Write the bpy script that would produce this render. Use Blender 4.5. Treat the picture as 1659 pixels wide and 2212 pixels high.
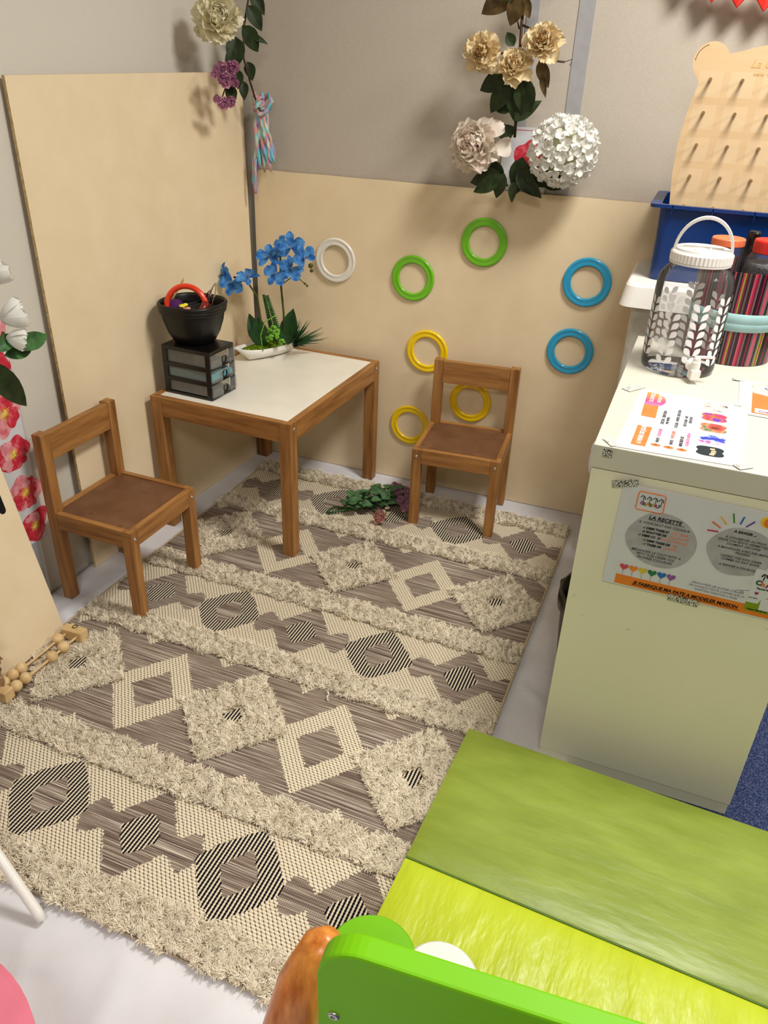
import bpy, math, random
import numpy as np
from mathutils import Vector, Matrix, Euler
random.seed(7); rng = np.random.default_rng(7)
S = bpy.context.scene
for o in list(bpy.data.objects): bpy.data.objects.remove(o)
COL = S.collection
PI = math.pi
# ------------------------------------------------------------------ camera
cd = bpy.data.cameras.new('camera'); cam = bpy.data.objects.new('camera', cd); COL.objects.link(cam)
cd.sensor_fit = 'HORIZONTAL'; cd.sensor_width = 36.0; cd.lens = 36.0*1678.11/1659.0
cd.clip_start = 0.02; cd.clip_end = 50
cam.location = (1.439, -2.4714, 1.3245); cam.rotation_euler = Euler((1.0529, -0.0359, 0.3701), 'XYZ')
S.camera = cam
# ------------------------------------------------------------------ light
S.view_settings.view_transform = 'Standard'; S.view_settings.look = 'None'
S.view_settings.gamma = 1.0; S.view_settings.use_curve_mapping = False
S.view_settings.exposure = 0.1
w = bpy.data.worlds.new('world'); S.world = w; w.use_nodes = True
w.node_tree.nodes['Background'].inputs[0].default_value = (1.0, 0.93, 0.84, 1)
w.node_tree.nodes['Background'].inputs[1].default_value = 0.10
LAMPS = [((1.82, -0.90, 2.46), 43.5, 0.45), ((1.6, -3.3, 2.46), 28.0, 0.6), ((3.4, -1.3, 2.46), 34.0, 0.6)]
for (p, e, s) in LAMPS:
    ld = bpy.data.lights.new('ceiling_lamp_light', 'AREA'); ld.energy = e; ld.shape = 'SQUARE'; ld.size = s
    ld.color = (1.0, 0.98, 0.935)
    lo = bpy.data.objects.new('ceiling_lamp_light', ld); lo.location = p; COL.objects.link(lo)

# ------------------------------------------------------------------ materials
def lin(c):
    return tuple(((v/255)/12.92 if v/255 <= .04045 else ((v/255+.055)/1.055)**2.4) for v in c)
class NT:
    def __init__(s, name, rough=.5, spec=.5):
        m = bpy.data.materials.new(name); m.use_nodes = True; s.m = m; s.t = m.node_tree
        s.b = s.t.nodes['Principled BSDF']; s.b.inputs['Roughness'].default_value = rough
        s.b.inputs['Specular IOR Level'].default_value = spec
        s.tc = None
    def n(s, ty, **kw):
        nd = s.t.nodes.new(ty)
        for k, v in kw.items(): setattr(nd, k, v)
        return nd
    def l(s, a, b): s.t.links.new(a, b)
    def co(s, scale=(1, 1, 1), rot=(0, 0, 0), loc=(0, 0, 0)):
        if s.tc is None: s.tc = s.n('ShaderNodeTexCoord')
        mp = s.n('ShaderNodeMapping'); s.l(s.tc.outputs['Object'], mp.inputs[0])
        mp.inputs['Scale'].default_value = scale; mp.inputs['Rotation'].default_value = rot; mp.inputs['Location'].default_value = loc
        return mp.outputs[0]
    def noise(s, vec, scale=1, detail=3, rough=.5):
        nd = s.n('ShaderNodeTexNoise'); s.l(vec, nd.inputs['Vector'])
        nd.inputs['Scale'].default_value = scale; nd.inputs['Detail'].default_value = detail; nd.inputs['Roughness'].default_value = rough
        return nd.outputs[0]
    def ramp(s, fac, stops, interp='LINEAR'):
        r = s.n('ShaderNodeValToRGB'); s.l(fac, r.inputs[0]); cr = r.color_ramp; cr.interpolation = interp
        while len(cr.elements) < len(stops): cr.elements.new(.5)
        for e, (p, c) in zip(cr.elements, stops):
            e.position = p; e.color = (*lin(c), 1) if len(c) == 3 else c
        return r.outputs[0]
    def math(s, op, a, b=0.0, c=None):
        nd = s.n('ShaderNodeMath', operation=op)
        for i, v in enumerate((a, b) if c is None else (a, b, c)):
            if isinstance(v, (int, float)): nd.inputs[i].default_value = v
            else: s.l(v, nd.inputs[i])
        return nd.outputs[0]
    def xyz(s, vec):
        nd = s.n('ShaderNodeSeparateXYZ'); s.l(vec, nd.inputs[0]); return nd.outputs
    def mix(s, fac, a, b, mode='MIX'):
        nd = s.n('ShaderNodeMix', data_type='RGBA', blend_type=mode)
        for i, v in ((0, fac), (6, a), (7, b)):
            if isinstance(v, (int, float)): nd.inputs[i].default_value = v
            elif isinstance(v, tuple): nd.inputs[i].default_value = (*lin(v), 1)
            else: s.l(v, nd.inputs[i])
        return nd.outputs[2]
    def col(s, c):
        if isinstance(c, tuple): s.b.inputs['Base Color'].default_value = (*lin(c), 1)
        else: s.l(c, s.b.inputs['Base Color'])
    def bump(s, h, strength=.3, dist=.001):
        nd = s.n('ShaderNodeBump'); nd.inputs['Strength'].default_value = strength; nd.inputs['Distance'].default_value = dist
        s.l(h, nd.inputs['Height']); s.l(nd.outputs[0], s.b.inputs['Normal'])
def plain(name, c, rough=.5, spec=.5, var=0.06, sc=30, metal=0, bump=0, coat=0, sub=0):
    k = NT(name, rough, spec)
    v = k.noise(k.co(), sc, 3)
    lo = tuple(max(0, x*(1-var)) for x in c); hi = tuple(min(255, x*(1+var)) for x in c)
    k.col(k.ramp(v, [(.3, lo), (.7, hi)]))
    if bump: k.bump(k.noise(k.co(), sc*6, 4), bump, .001)
    k.b.inputs['Metallic'].default_value = metal
    if coat: k.b.inputs['Coat Weight'].default_value = coat; k.b.inputs['Coat Roughness'].default_value = .1
    if sub: k.b.inputs['Subsurface Weight'].default_value = sub; k.b.inputs['Subsurface Scale'].default_value = .01
    return k.m
def wood(name, axis, dark=(126, 80, 38), light=(172, 121, 66), rough=.42, seed=0):
    k = NT(name, rough, .4)
    sc = [60, 60, 60]; sc[axis] = 5
    big = k.noise(k.co(tuple(sc), loc=(seed, seed, seed)), 1.0, 4, .6)
    sc2 = [300, 300, 300]; sc2[axis] = 14
    fine = k.noise(k.co(tuple(sc2)), 1.0, 2, .6)
    blot = k.noise(k.co((7, 7, 7), loc=(seed*3, 0, 0)), 1, 2)
    c1 = k.ramp(big, [(.3, dark), (.62, light)])
    c2 = k.mix(k.ramp(fine, [(.45, (0, 0, 0)), (.8, (90, 90, 90))]), c1, tuple(int(x*.62) for x in dark))
    c3 = k.mix(k.ramp(blot, [(.55, (0, 0, 0)), (.8, (120, 120, 120))]), c2, tuple(int(x*.8) for x in dark))
    k.col(c3); k.bump(fine, .12, .0005)
    return k.m
M = {}
M['wood_x'] = wood('orange_pine_x', 0); M['wood_y'] = wood('orange_pine_y', 1, seed=2); M['wood_z'] = wood('orange_pine_z', 2, seed=5)
M['pale_x'] = wood('pale_beech', 0, (204, 168, 112), (226, 196, 146), .5)
M['wood_board'] = None
# walls
k = NT('grey_wall_vinyl', .75, .2); v = k.noise(k.co(), 260, 4, .7); v2 = k.noise(k.co(), 2.0, 3)
k.col(k.mix(k.ramp(v2, [(.3, (0, 0, 0)), (.7, (70, 70, 70))]), k.ramp(v, [(.3, (182, 172, 158)), (.7, (193, 183, 169))]), (184, 172, 156))); k.bump(v, .25, .0006); M['wall'] = k.m
k = NT('pale_wall_vinyl', .75, .2); v = k.noise(k.co(), 260, 4, .7)
k.col(k.ramp(v, [(.3, (206, 199, 186)), (.7, (216, 209, 196))])); k.bump(v, .25, .0006); M['wall_pale'] = k.m
M['strip'] = plain('grey_joint_strip', (160, 158, 160), .45, .5, .03)
M['white_base'] = plain('painted_baseboard', (214, 206, 192), .5, .4, .03)
k = NT('cream_board', .62, .3); v = k.noise(k.co((1, 1, 1)), 7, 4, .6); v2 = k.noise(k.co(), 400, 3, .6)
c = k.ramp(v, [(.3, (229, 207, 170)), (.7, (236, 216, 181))])
sp = k.noise(k.co(loc=(3, 1, 2)), 60, 2)
k.col(k.mix(k.ramp(sp, [(.74, (0, 0, 0)), (.8, (120, 120, 120))]), c, (196, 160, 110))); k.bump(v2, .12, .0005); M['board'] = k.m
M['board_edge'] = plain('board_cut_edge', (200, 170, 124), .8, .2, .15, 80)
M['ceil'] = plain('ceiling_paint', (225, 222, 216), .8, .2, .03)
k = NT('white_sheet', .85, .15); v = k.noise(k.co(), 900, 3); v2 = k.noise(k.co(), 6, 4)
k.col(k.ramp(v2, [(.3, (214, 212, 216)), (.7, (228, 226, 229))])); k.bump(k.math('ADD', k.math('MULTIPLY', v, .25), k.noise(k.co(), 40, 4, .65)), .35, .0016); M['sheet'] = k.m
k = NT('blue_carpet', .95, .1); v = k.noise(k.co(), 260, 3, .8)
k.col(k.ramp(v, [(.35, (22, 30, 58)), (.5, (44, 54, 88)), (.68, (96, 104, 128))])); k.bump(v, .6, .003); M['carpet'] = k.m
M['laminate'] = plain('white_laminate', (236, 230, 216), .35, .5, .015, 8)
k = NT('cabinet_panel', .5, .4); v = k.noise(k.co(), 3, 3)
c = k.ramp(v, [(.3, (230, 225, 198)), (.7, (236, 231, 204))]); sp = k.noise(k.co(loc=(5, 2, 9)), 45, 1)
k.col(k.mix(k.ramp(sp, [(.80, (0, 0, 0)), (.815, (120, 120, 120))]), c, (120, 105, 70))); M['panel'] = k.m
M['desktop'] = plain('desk_top_laminate', (204, 200, 184), .4, .5, .02, 5)
M['tabletop'] = plain('white_tabletop', (236, 230, 216), .38, .5, .02, 9)
k = NT('brown_hardboard', .5, .4); v = k.noise(k.co(), 14, 5, .6); v2 = k.noise(k.co(loc=(2, 7, 1)), 22, 2)
c = k.ramp(v, [(.3, (100, 64, 40)), (.7, (124, 86, 58))])
k.col(k.mix(k.ramp(v2, [(.66, (0, 0, 0)), (.72, (170, 170, 170))]), c, (70, 38, 22))); k.bump(v, .1, .001); M['seat'] = k.m
M['screw'] = plain('steel_screw', (205, 205, 205), .3, .5, .05, 90, 1)
M['black'] = plain('black_plastic', (16, 14, 13), .28, .5, .15, 20)
M['dark'] = plain('dark_socket', (8, 8, 8), .6, .3)
M['pot'] = plain('black_planter_plastic', (14, 12, 11), .42, .4, .15, 20)
M['white_pl'] = plain('white_plastic', (236, 232, 224), .35, .5, .01)
M['ceramic'] = plain('white_ceramic', (236, 232, 222), .25, .5, .02)
def thin(name, c, alpha, rough=.05, spec=1.0):      # clear plastic: see-through film with a fresnel gloss
    k = NT(name, rough, .5); t = k.t
    tr = k.n('ShaderNodeBsdfTransparent'); tr.inputs[0].default_value = (*lin(c), 1)
    gl = k.n('ShaderNodeBsdfGlossy'); gl.inputs['Roughness'].default_value = rough
    lw = k.n('ShaderNodeFresnel'); lw.inputs[0].default_value = 1.22
    mx = k.n('ShaderNodeMixShader'); k.l(k.math('MULTIPLY', lw.outputs[0], spec), mx.inputs[0]); k.l(tr.outputs[0], mx.inputs[1]); k.l(gl.outputs[0], mx.inputs[2])
    mx2 = k.n('ShaderNodeMixShader'); mx2.inputs[0].default_value = alpha
    k.col(c); k.l(mx.outputs[0], mx2.inputs[1]); k.l(k.b.outputs[0], mx2.inputs[2])
    k.l(mx2.outputs[0], t.nodes['Material Output'].inputs[0]); return k.m
M['clear'] = thin('clear_plastic', (252, 252, 252), .03)
M['frost'] = thin('frosted_drawer_plastic', (232, 232, 228), .15, .2, .5)
def toy(name, c, **kw): return plain(name, c, .22, .5, .03, 12, coat=.3, **kw)
M['ring_white'] = toy('white_ring', (235, 228, 215)); M['ring_green'] = toy('green_ring', (112, 190, 28)); M['ring_blue'] = toy('blue_ring', (40, 160, 205)); M['ring_yellow'] = toy('yellow_ring', (250, 208, 10)); M['ring_red'] = toy('red_ring', (232, 60, 30))
# rug
def rug_mats():
    k = NT('rug_heather_weave', .95, .1)
    a = k.noise(k.co((3.5, 420, 1)), 1, 2, .7); b = k.noise(k.co((14, 260, 1), loc=(4, 2, 0)), 1, 2, .6); big = k.noise(k.co((2, 14, 1), loc=(7, 0, 0)), 1, 2)
    x, y, z = k.xyz(k.co())
    rib = k.math('SINE', k.math('MULTIPLY', x, 2*PI/.0042)); wft = k.math('SINE', k.math('MULTIPLY', y, 2*PI/.0048))
    c = k.ramp(a, [(.30, (70, 55, 50)), (.48, (134, 116, 104)), (.58, (196, 182, 164)), (.68, (236, 226, 206))])
    c = k.mix(k.ramp(b, [(.46, (0, 0, 0)), (.62, (170, 170, 170))]), c, (100, 80, 72))
    c = k.mix(k.ramp(big, [(.4, (0, 0, 0)), (.65, (110, 110, 110))]), c, (150, 128, 98))
    dk = k.math('MULTIPLY', k.ramp(k.math('MULTIPLY', rib, k.math('ADD', wft, .6)), [(.25, (0, 0, 0)), (.9, (225, 225, 225))]), .75)
    k.col(k.mix(dk, c, (52, 38, 34))); k.bump(k.math('ADD', wft, rib), .35, .0012); A = k.m
    k = NT('rug_cream_knit', .95, .1)
    x, y, z = k.xyz(k.co())
    # stitches: slanted cream knots in offset rows, small dark gaps between them
    row = k.math('DIVIDE', y, .0062); rid = k.math('FLOOR', row); fy = k.math('SUBTRACT', k.math('FRACT', row), .5)
    wob = k.math('MULTIPLY', k.math('SUBTRACT', k.noise(k.co((60, 60, 1)), 1, 2), .5), .5)
    xx = k.math('ADD', k.math('ADD', k.math('DIVIDE', x, .0098), k.math('MULTIPLY', rid, .5)), k.math('ADD', k.math('MULTIPLY', fy, .45), wob))
    fx = k.math('SUBTRACT', k.math('FRACT', xx), .5)
    d = k.math('ADD', k.math('POWER', k.math('ABSOLUTE', k.math('MULTIPLY', fx, 2.05)), 3.2), k.math('POWER', k.math('ABSOLUTE', k.math('MULTIPLY', fy, 2.0)), 3.0))
    n1 = k.noise(k.co((400, 160, 1)), 1, 2)
    c = k.ramp(n1, [(.3, (224, 208, 178)), (.7, (243, 229, 202))])
    c = k.mix(k.ramp(d, [(.55, (0, 0, 0)), (1.0, (150, 150, 150))]), c, (150, 128, 100))
    k.col(k.mix(k.ramp(k.math('SUBTRACT', d, .55), [(.42, (0, 0, 0)), (.62, (255, 255, 255))]), c, (52, 38, 44)))
    k.l(k.math('MULTIPLY', d, .80), k.t.nodes[-1].inputs[0]) if False else None
    k.bump(k.math('SUBTRACT', 1.0, d), .8, .002); B = k.m
    k = NT('rug_black_rib', .95, .1)
    x, y, z = k.xyz(k.co()); s1 = k.math('SINE', k.math('MULTIPLY', x, 2*PI/.0078)); bead = k.math('SINE', k.math('MULTIPLY', y, 2*PI/.006))
    f = k.math('ADD', s1, k.math('MULTIPLY', bead, .28))
    k.col(k.ramp(k.math('ADD', k.math('MULTIPLY', f, .4), .5), [(.42, (20, 15, 24)), (.56, (206, 192, 164)), (.8, (226, 214, 188))])); k.bump(f, .6, .002); Cc = k.m
    k = NT('rug_shag_ground', .95, .1); v = k.noise(k.co(), 160, 3)  # ground under the pile, brownish tone imitates shade in its gaps
    k.col(k.ramp(v, [(.3, (150, 130, 104)), (.7, (206, 190, 160))])); k.bump(v, .6, .004); D = k.m
    E_ = plain('rug_bound_edge', (186, 168, 138), .95, .1, .2, 300)
    return [A, B, Cc, D, E_]
k = NT('rug_wool_pile', .9, .15); v = k.noise(k.co(), 90, 2); v2 = k.noise(k.co(), 9, 2)
k.col(k.mix(k.ramp(v2, [(.4, (0, 0, 0)), (.7, (90, 90, 90))]), k.ramp(v, [(.3, (222, 208, 182)), (.7, (246, 235, 213))]), (216, 192, 164))); M['wool'] = k.m
# flowers
def petalmat(name, c1, c2, sc=25, rough=.85, trans=.3):
    k = NT(name, rough, .08); v = k.noise(k.co(), sc, 3); k.col(k.ramp(v, [(.35, c1), (.65, c2)]))
    tl = k.n('ShaderNodeBsdfTranslucent'); tl.inputs[0].default_value = (*lin(c2), 1); mx = k.n('ShaderNodeMixShader'); mx.inputs[0].default_value = trans
    k.l(k.b.outputs[0], mx.inputs[1]); k.l(tl.outputs[0], mx.inputs[2]); k.l(mx.outputs[0], k.t.nodes['Material Output'].inputs[0])
    return k.m
M['cream_petal'] = petalmat('cream_petal', (236, 226, 188), (248, 242, 216)); M['gold_petal'] = petalmat('gold_petal', (226, 200, 152), (246, 230, 192)); M['gold_core'] = petalmat('gold_core', (110, 66, 24), (176, 120, 50), 200)
M['blush_petal'] = petalmat('blush_petal', (240, 220, 206), (246, 238, 224), 18); M['white_petal'] = petalmat('white_petal', (236, 234, 226), (250, 249, 244))
M['pink_petal'] = petalmat('pink_petal', (172, 104, 150), (222, 172, 196)); M['dusty_petal'] = petalmat('dusty_rose_petal', (204, 150, 144), (228, 184, 170)); M['mauve_petal'] = petalmat('mauve_petal', (184, 138, 166), (214, 172, 192))
M['blue_petal'] = petalmat('blue_petal', (26, 88, 176), (96, 160, 222), 60, .5, .2); M['lav'] = petalmat('lavender_lip', (96, 110, 190), (186, 190, 190), 200)
M['leaf'] = plain('dark_leaf', (38, 50, 24), .5, .25, .25, 40); M['leaf2'] = plain('mid_leaf', (52, 92, 44), .5, .3, .25, 60); M['leaf3'] = plain('deep_orchid_leaf', (26, 66, 26), .35, .5, .2, 30)
M['bleaf'] = plain('bouquet_leaf', (70, 104, 66), .55, .3, .3, 60)
M['brownleaf'] = plain('brown_dry_leaf', (84, 66, 36), .55, .3, .3, 40); M['stem'] = plain('stem_green', (70, 74, 30), .5, .3, .2, 50); M['bstem'] = plain('stem_brown', (70, 48, 30), .6, .3, .2, 50)
M['moss'] = plain('moss', (84, 104, 22), .95, .1, .5, 120, bump=1.0); M['lime'] = plain('lime_sedum', (104, 158, 48), .6, .3, .3, 200)

# ------------------------------------------------------------------ mesh builder
class MB:
    def __init__(s): s.v = []; s.f = []; s.mi = []; s.cur = 0; s.X = Matrix()
    def add(s, vs, fs):
        b = len(s.v); X = s.X
        s.v += [tuple(X @ Vector(p)) for p in vs]; s.f += [tuple(b+i for i in f) for f in fs]; s.mi += [s.cur]*len(fs); return s
    def box(s, x0, x1, y0, y1, z0, z1):
        return s.add([(x0, y0, z0), (x1, y0, z0), (x1, y1, z0), (x0, y1, z0), (x0, y0, z1), (x1, y0, z1), (x1, y1, z1), (x0, y1, z1)],
                     [(0, 3, 2, 1), (4, 5, 6, 7), (0, 1, 5, 4), (1, 2, 6, 5), (2, 3, 7, 6), (3, 0, 4, 7)])
    def prism(s, pts, z0, z1):                         # outline in xy, extruded z
        n = len(pts); vs = [(x, y, z0) for x, y in pts]+[(x, y, z1) for x, y in pts]
        return s.add(vs, [tuple(reversed(range(n))), tuple(range(n, 2*n))]+[(i, (i+1) % n, n+(i+1) % n, n+i) for i in range(n)])
    def rings(s, R, close=True, cap0=False, cap1=False):   # list of vertex rings
        n = len(R[0]); vs = [p for r in R for p in r]; fs = []
        for a in range(len(R)-1):
            for i in range(n if close else n-1):
                j = (i+1) % n; fs.append((a*n+i, a*n+j, (a+1)*n+j, (a+1)*n+i))
        if cap0: fs.append(tuple(reversed(range(n))))
        if cap1: fs.append(tuple((len(R)-1)*n+i for i in range(n)))
        return s.add(vs, fs)
    def lathe(s, prof, n=32, c=(0, 0, 0), cap0=True, cap1=True, sq=None):
        R = []
        for r, z in prof:
            ring = []
            for i in range(n):
                a = 2*PI*i/n; q = 1.0
                if sq: q = 1.0/((abs(math.cos(a))**sq+abs(math.sin(a))**sq)**(1/sq))
                ring.append((c[0]+r*q*math.cos(a), c[1]+r*q*math.sin(a), c[2]+z))
            R.append(ring)
        return s.rings(R, True, cap0, cap1)
    def tube(s, pts, r, n=8, cap=True):
        P = [Vector(p) for p in pts]; rr = r if isinstance(r, (list, tuple)) else [r]*len(P); R = []; up = None
        for i, p in enumerate(P):
            d = (P[min(i+1, len(P)-1)]-P[max(i-1, 0)])
            if d.length < 1e-9: d = Vector((0, 0, 1))
            d.normalize()
            if up is None: up = Vector((0, 0, 1)) if abs(d.z) < .9 else Vector((1, 0, 0))
            a = d.cross(up)
            if a.length < 1e-6: a = d.cross(Vector((0, 1, 0)))
            a.normalize(); b = d.cross(a).normalized(); up = b.cross(d) if False else -b if False else up
            R.append([tuple(p+(a*math.cos(2*PI*j/n)+b*math.sin(2*PI*j/n))*rr[i]) for j in range(n)])
        return s.rings(R, True, cap, cap)
    def ball(s, c, r, n=12, m=8, sc=(1, 1, 1)):
        R = []
        for j in range(m+1):
            t = PI*j/m; R.append([(c[0]+r*sc[0]*max(math.sin(t), 1e-4)*math.cos(2*PI*i/n), c[1]+r*sc[1]*max(math.sin(t), 1e-4)*math.sin(2*PI*i/n), c[2]-r*sc[2]*math.cos(t)) for i in range(n)])
        return s.rings(R)
    def grid(s, fn, nu, nv):
        vs = [fn(i/nu, j/nv) for i in range(nu+1) for j in range(nv+1)]
        return s.add(vs, [(i*(nv+1)+j, (i+1)*(nv+1)+j, (i+1)*(nv+1)+j+1, i*(nv+1)+j+1) for i in range(nu) for j in range(nv)])
    def torus(s, R, r, n=48, m=12, squash=1.0):
        return s.rings([[((R+r*math.cos(2*PI*j/m))*math.cos(2*PI*i/n), (R+r*math.cos(2*PI*j/m))*math.sin(2*PI*i/n), r*squash*math.sin(2*PI*j/m)) for j in range(m)] for i in range(n)]+[[((R+r*math.cos(2*PI*j/m)), 0, r*squash*math.sin(2*PI*j/m)) for j in range(m)]])
def mat4(loc=(0, 0, 0), rot=(0, 0, 0), sc=1):
    s = sc if isinstance(sc, tuple) else (sc, sc, sc)
    return Matrix.Translation(loc) @ Euler(rot, 'XYZ').to_matrix().to_4x4() @ Matrix.Diagonal((*s, 1))
def facing(loc, d, roll=0, sc=1):
    return Matrix.Translation(loc) @ Vector(d).to_track_quat('Z', 'Y').to_matrix().to_4x4() @ Matrix.Rotation(roll, 4, 'Z') @ Matrix.Diagonal((sc, sc, sc, 1))
def setp(o, label=None, cat=None, group=None, kind=None):
    if label: o['label'] = label
    if cat: o['category'] = cat
    if group: o['group'] = group
    if kind: o['kind'] = kind
    return o
def thing(name, label, cat, loc=(0, 0, 0), rz=0.0, group=None):
    o = bpy.data.objects.new(name, None); o.empty_display_size = .05; COL.objects.link(o)
    o.location = loc; o.rotation_euler = (0, 0, rz); o['_m'] = 1; del o['_m']
    return setp(o, label, cat, group)
def tmat(o): return Matrix.Translation(o.location) @ o.rotation_euler.to_matrix().to_4x4()
def obj(name, mb, mat, parent=None, smooth=False, bevel=0.0, world=False, solid=0.0, sub=0, **pr):
    me = bpy.data.meshes.new(name); vs = mb.v
    if world and parent is not None:
        W = Matrix()
        q = parent
        while q is not None: W = tmat(q) @ W; q = q.parent
        I = W.inverted(); vs = [tuple(I @ Vector(p)) for p in vs]
    off = None
    if parent is None:
        a = np.array(vs); off = ((a[:, 0].min()+a[:, 0].max())/2, (a[:, 1].min()+a[:, 1].max())/2, a[:, 2].min()); vs = [tuple(p) for p in a-np.array(off)]
    me.from_pydata([tuple(map(float, p)) for p in vs], [], mb.f)
    mats = mat if isinstance(mat, list) else [mat]
    for m_ in mats: me.materials.append(m_)
    if len(mats) > 1: me.polygons.foreach_set('material_index', mb.mi)
    if smooth: me.polygons.foreach_set('use_smooth', [True]*len(me.polygons))
    me.update(); o = bpy.data.objects.new(name, me); COL.objects.link(o)
    if off: o.location = off
    if parent is not None: o.parent = parent
    if solid: md = o.modifiers.new('solid', 'SOLIDIFY'); md.thickness = solid; md.offset = 0
    if bevel:
        md = o.modifiers.new('bevel', 'BEVEL'); md.width = bevel; md.segments = 2; md.limit_method = 'ANGLE'; md.angle_limit = math.radians(50)
    if sub: md = o.modifiers.new('sub', 'SUBSURF'); md.levels = sub; md.render_levels = sub
    return setp(o, **pr)
def dup(root, loc=None, rot=None, label=None, group=None):
    r = root.copy(); COL.objects.link(r)
    if loc is not None: r.location = loc
    if rot is not None: r.rotation_euler = rot
    if label: r['label'] = label
    if group: r['group'] = group
    for ch in list(root.children):
        c = ch.copy(); COL.objects.link(c); c.parent = r
        for g in list(ch.children):
            d = g.copy(); COL.objects.link(d); d.parent = c
    return r
def text_into(mb, txt, size, X, depth=.0003, bold=0.0, align='LEFT', shear=0.0, space=1.0):
    cu = bpy.data.curves.new('t', 'FONT'); cu.body = txt; cu.size = size; cu.extrude = depth; cu.offset = bold; cu.align_x = align; cu.shear = shear; cu.resolution_u = 3; cu.space_character = space
    ob = bpy.data.objects.new('t', cu); COL.objects.link(ob); bpy.context.view_layer.update()
    me = bpy.data.meshes.new_from_object(ob.evaluated_get(bpy.context.evaluated_depsgraph_get()))
    old = mb.X; mb.X = old @ X
    mb.add([v.co[:] for v in me.vertices], [tuple(p.vertices) for p in me.polygons]); mb.X = old
    bpy.data.objects.remove(ob); bpy.data.curves.remove(cu); bpy.data.meshes.remove(me)
def struct(name, mb, m, **k): return obj(name, mb, m, kind='structure', **k)

# ------------------------------------------------------------------ room shell
Z1 = 2.5
struct('floor', MB().box(-.15, 5.2, -5.2, .15, -.08, -.004), M['carpet'])
struct('ceiling', MB().box(-.15, 5.2, -5.2, .15, Z1, Z1+.1), M['ceil'])
struct('wall_back', MB().box(-.15, 5.2, 0, .15, -.004, Z1), M['wall'])
struct('wall_left', MB().box(-.15, -.05, -5.2, 0, -.004, Z1), M['wall_pale'])
struct('wall_right', MB().box(5.2, 5.3, -5.2, .15, -.004, Z1), M['wall'])
struct('wall_front', MB().box(-.15, 5.2, -5.3, -5.2, -.004, Z1), M['wall'])
struct('trim_1', MB().box(1.030, 1.072, -.0025, .0, 0, Z1), M['strip'])
struct('grey_strip_2', MB().box(.892, .924, -.0025, .0, 0, Z1), M['strip'])  # narrow grey strip up the full height of the back wall
struct('trim_3', MB().box(-.05, -.0475, -1.155, -1.123, .0, Z1), M['strip'])
for i, (p, e, s) in enumerate(LAMPS):
    t = thing('ceiling_light', ['square ceiling light panel over the desk', 'square ceiling light panel behind the camera', 'square ceiling light panel towards the right of the room'][i], 'ceiling light', (p[0], p[1], Z1-.05))
    obj('frame', MB().box(-s/2-.02, s/2+.02, -s/2-.02, s/2+.02, .02, .05), M['white_pl'], t, bevel=.004)
# white sheet over the carpet
creases = []
for (x0, y0, x1, y1, h, wd) in [(.95, -2.0, 1.02, -2.6, .010, .02), (.62, -1.93, .75, -2.15, .006, .012), (.7, -1.95, .4, -2.1, .007, .015), (.8, -1.9, .9, -2.3, .006, .02), (.55, -2.1, 1.2, -2.02, .004, .02),
                                (1.27, -.5, 1.36, -.62, .005, .01), (1.28, -.66, 1.34, -.95, .005, .01), (1.26, -.95, 1.35, -1.02, .005, .012), (.02, -1.3, .1, -.9, .004, .02), (1.05, -1.95, .9, -2.15, .006, .015), (.2, -1.9, .6, -1.98, .006, .02), (1.30, -.3, 1.27, -.75, .004, .01)]:
    creases.append((np.array([x0, y0]), np.array([x1, y1]), h*1.4, wd))
def sheet_z(x, y):
    z = .0; p = np.array([x, y])
    for a, b, h, wd in creases:
        ab = b-a; t = min(1, max(0, ((p-a) @ ab)/(ab @ ab))); d = np.hypot(*(p-a-t*ab))
        z += h*math.exp(-(d/wd)**2)*(1-.5*abs(2*t-1))
    z += .006*max(0, math.sin(11*x-6*y+2*math.sin(4*y)))**6*(1 if y < -1.88 else .5)
    z += .0030*(math.sin(9*x+3*math.sin(5*y))+1)*.5*(math.sin(13*y+4*x)+1)*.5
    inr = (x > .09 and x < 1.27 and y < -.12 and y > -1.88)
    if inr: z *= .1
    if x < .03 or y > -.03 or x > 1.36: z *= .3
    return z
g = MB(); g.grid(lambda u, v: (-.045+u*1.465, -2.9+v*2.898, sheet_z(-.045+u*1.465, -2.9+v*2.898)), 110, 230)
obj('floor_sheet', g, M['sheet'], smooth=True, solid=.0015, label='large wrinkled white cloth sheet covering the floor under the rug', cat='sheet')

# ------------------------------------------------------------------ cream boards
def add_marks(t, lines):
    mb = MB()
    for a, b, wd, ax, off in lines: pass
b = thing('cream_board', 'tall cream board leaning flat against the left wall behind the low table', 'board', (-.02, -.5, 0))
mb = MB()
pts = [(-1.018, .012), (-.022, .0), (-.022, 1.302), (-1.018, 1.286)]
n = 24
def lb(u, v, dx):                                     # slightly bowed, leaning a little
    y = -.962+u*.930; z = .002+v*(1.282+.018*u); return (-.040+.013*(1-v)+.046*u+dx, y, z)
F = [[lb(i/n, j/8, .006) for j in range(9)] for i in range(n+1)]; B_ = [[lb(i/n, j/8, 0) for j in range(9)] for i in range(n+1)]
mb = MB(); mb.grid(lambda u, v: lb(u, v, .008), 24, 8); obj('face', mb, M['board'], b, smooth=True, world=True)
mb = MB(); mb.grid(lambda u, v: lb(1-u, v, 0), 24, 8)
for u0 in (0, 1): mb.grid((lambda u0: lambda u, v: lb(u0, v, .008*u))(u0), 1, 8)
for v0 in (0, 1): mb.grid((lambda v0: lambda u, v: lb(u, v0, .008*v))(v0), 24, 1)
obj('edge', mb, M['board_edge'], b, world=True, label='brown cut edge and back of the board')
b = thing('cream_board', 'wide cream board standing along the back wall with rings fixed to it', 'board', (.72, -.01, 0))
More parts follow.
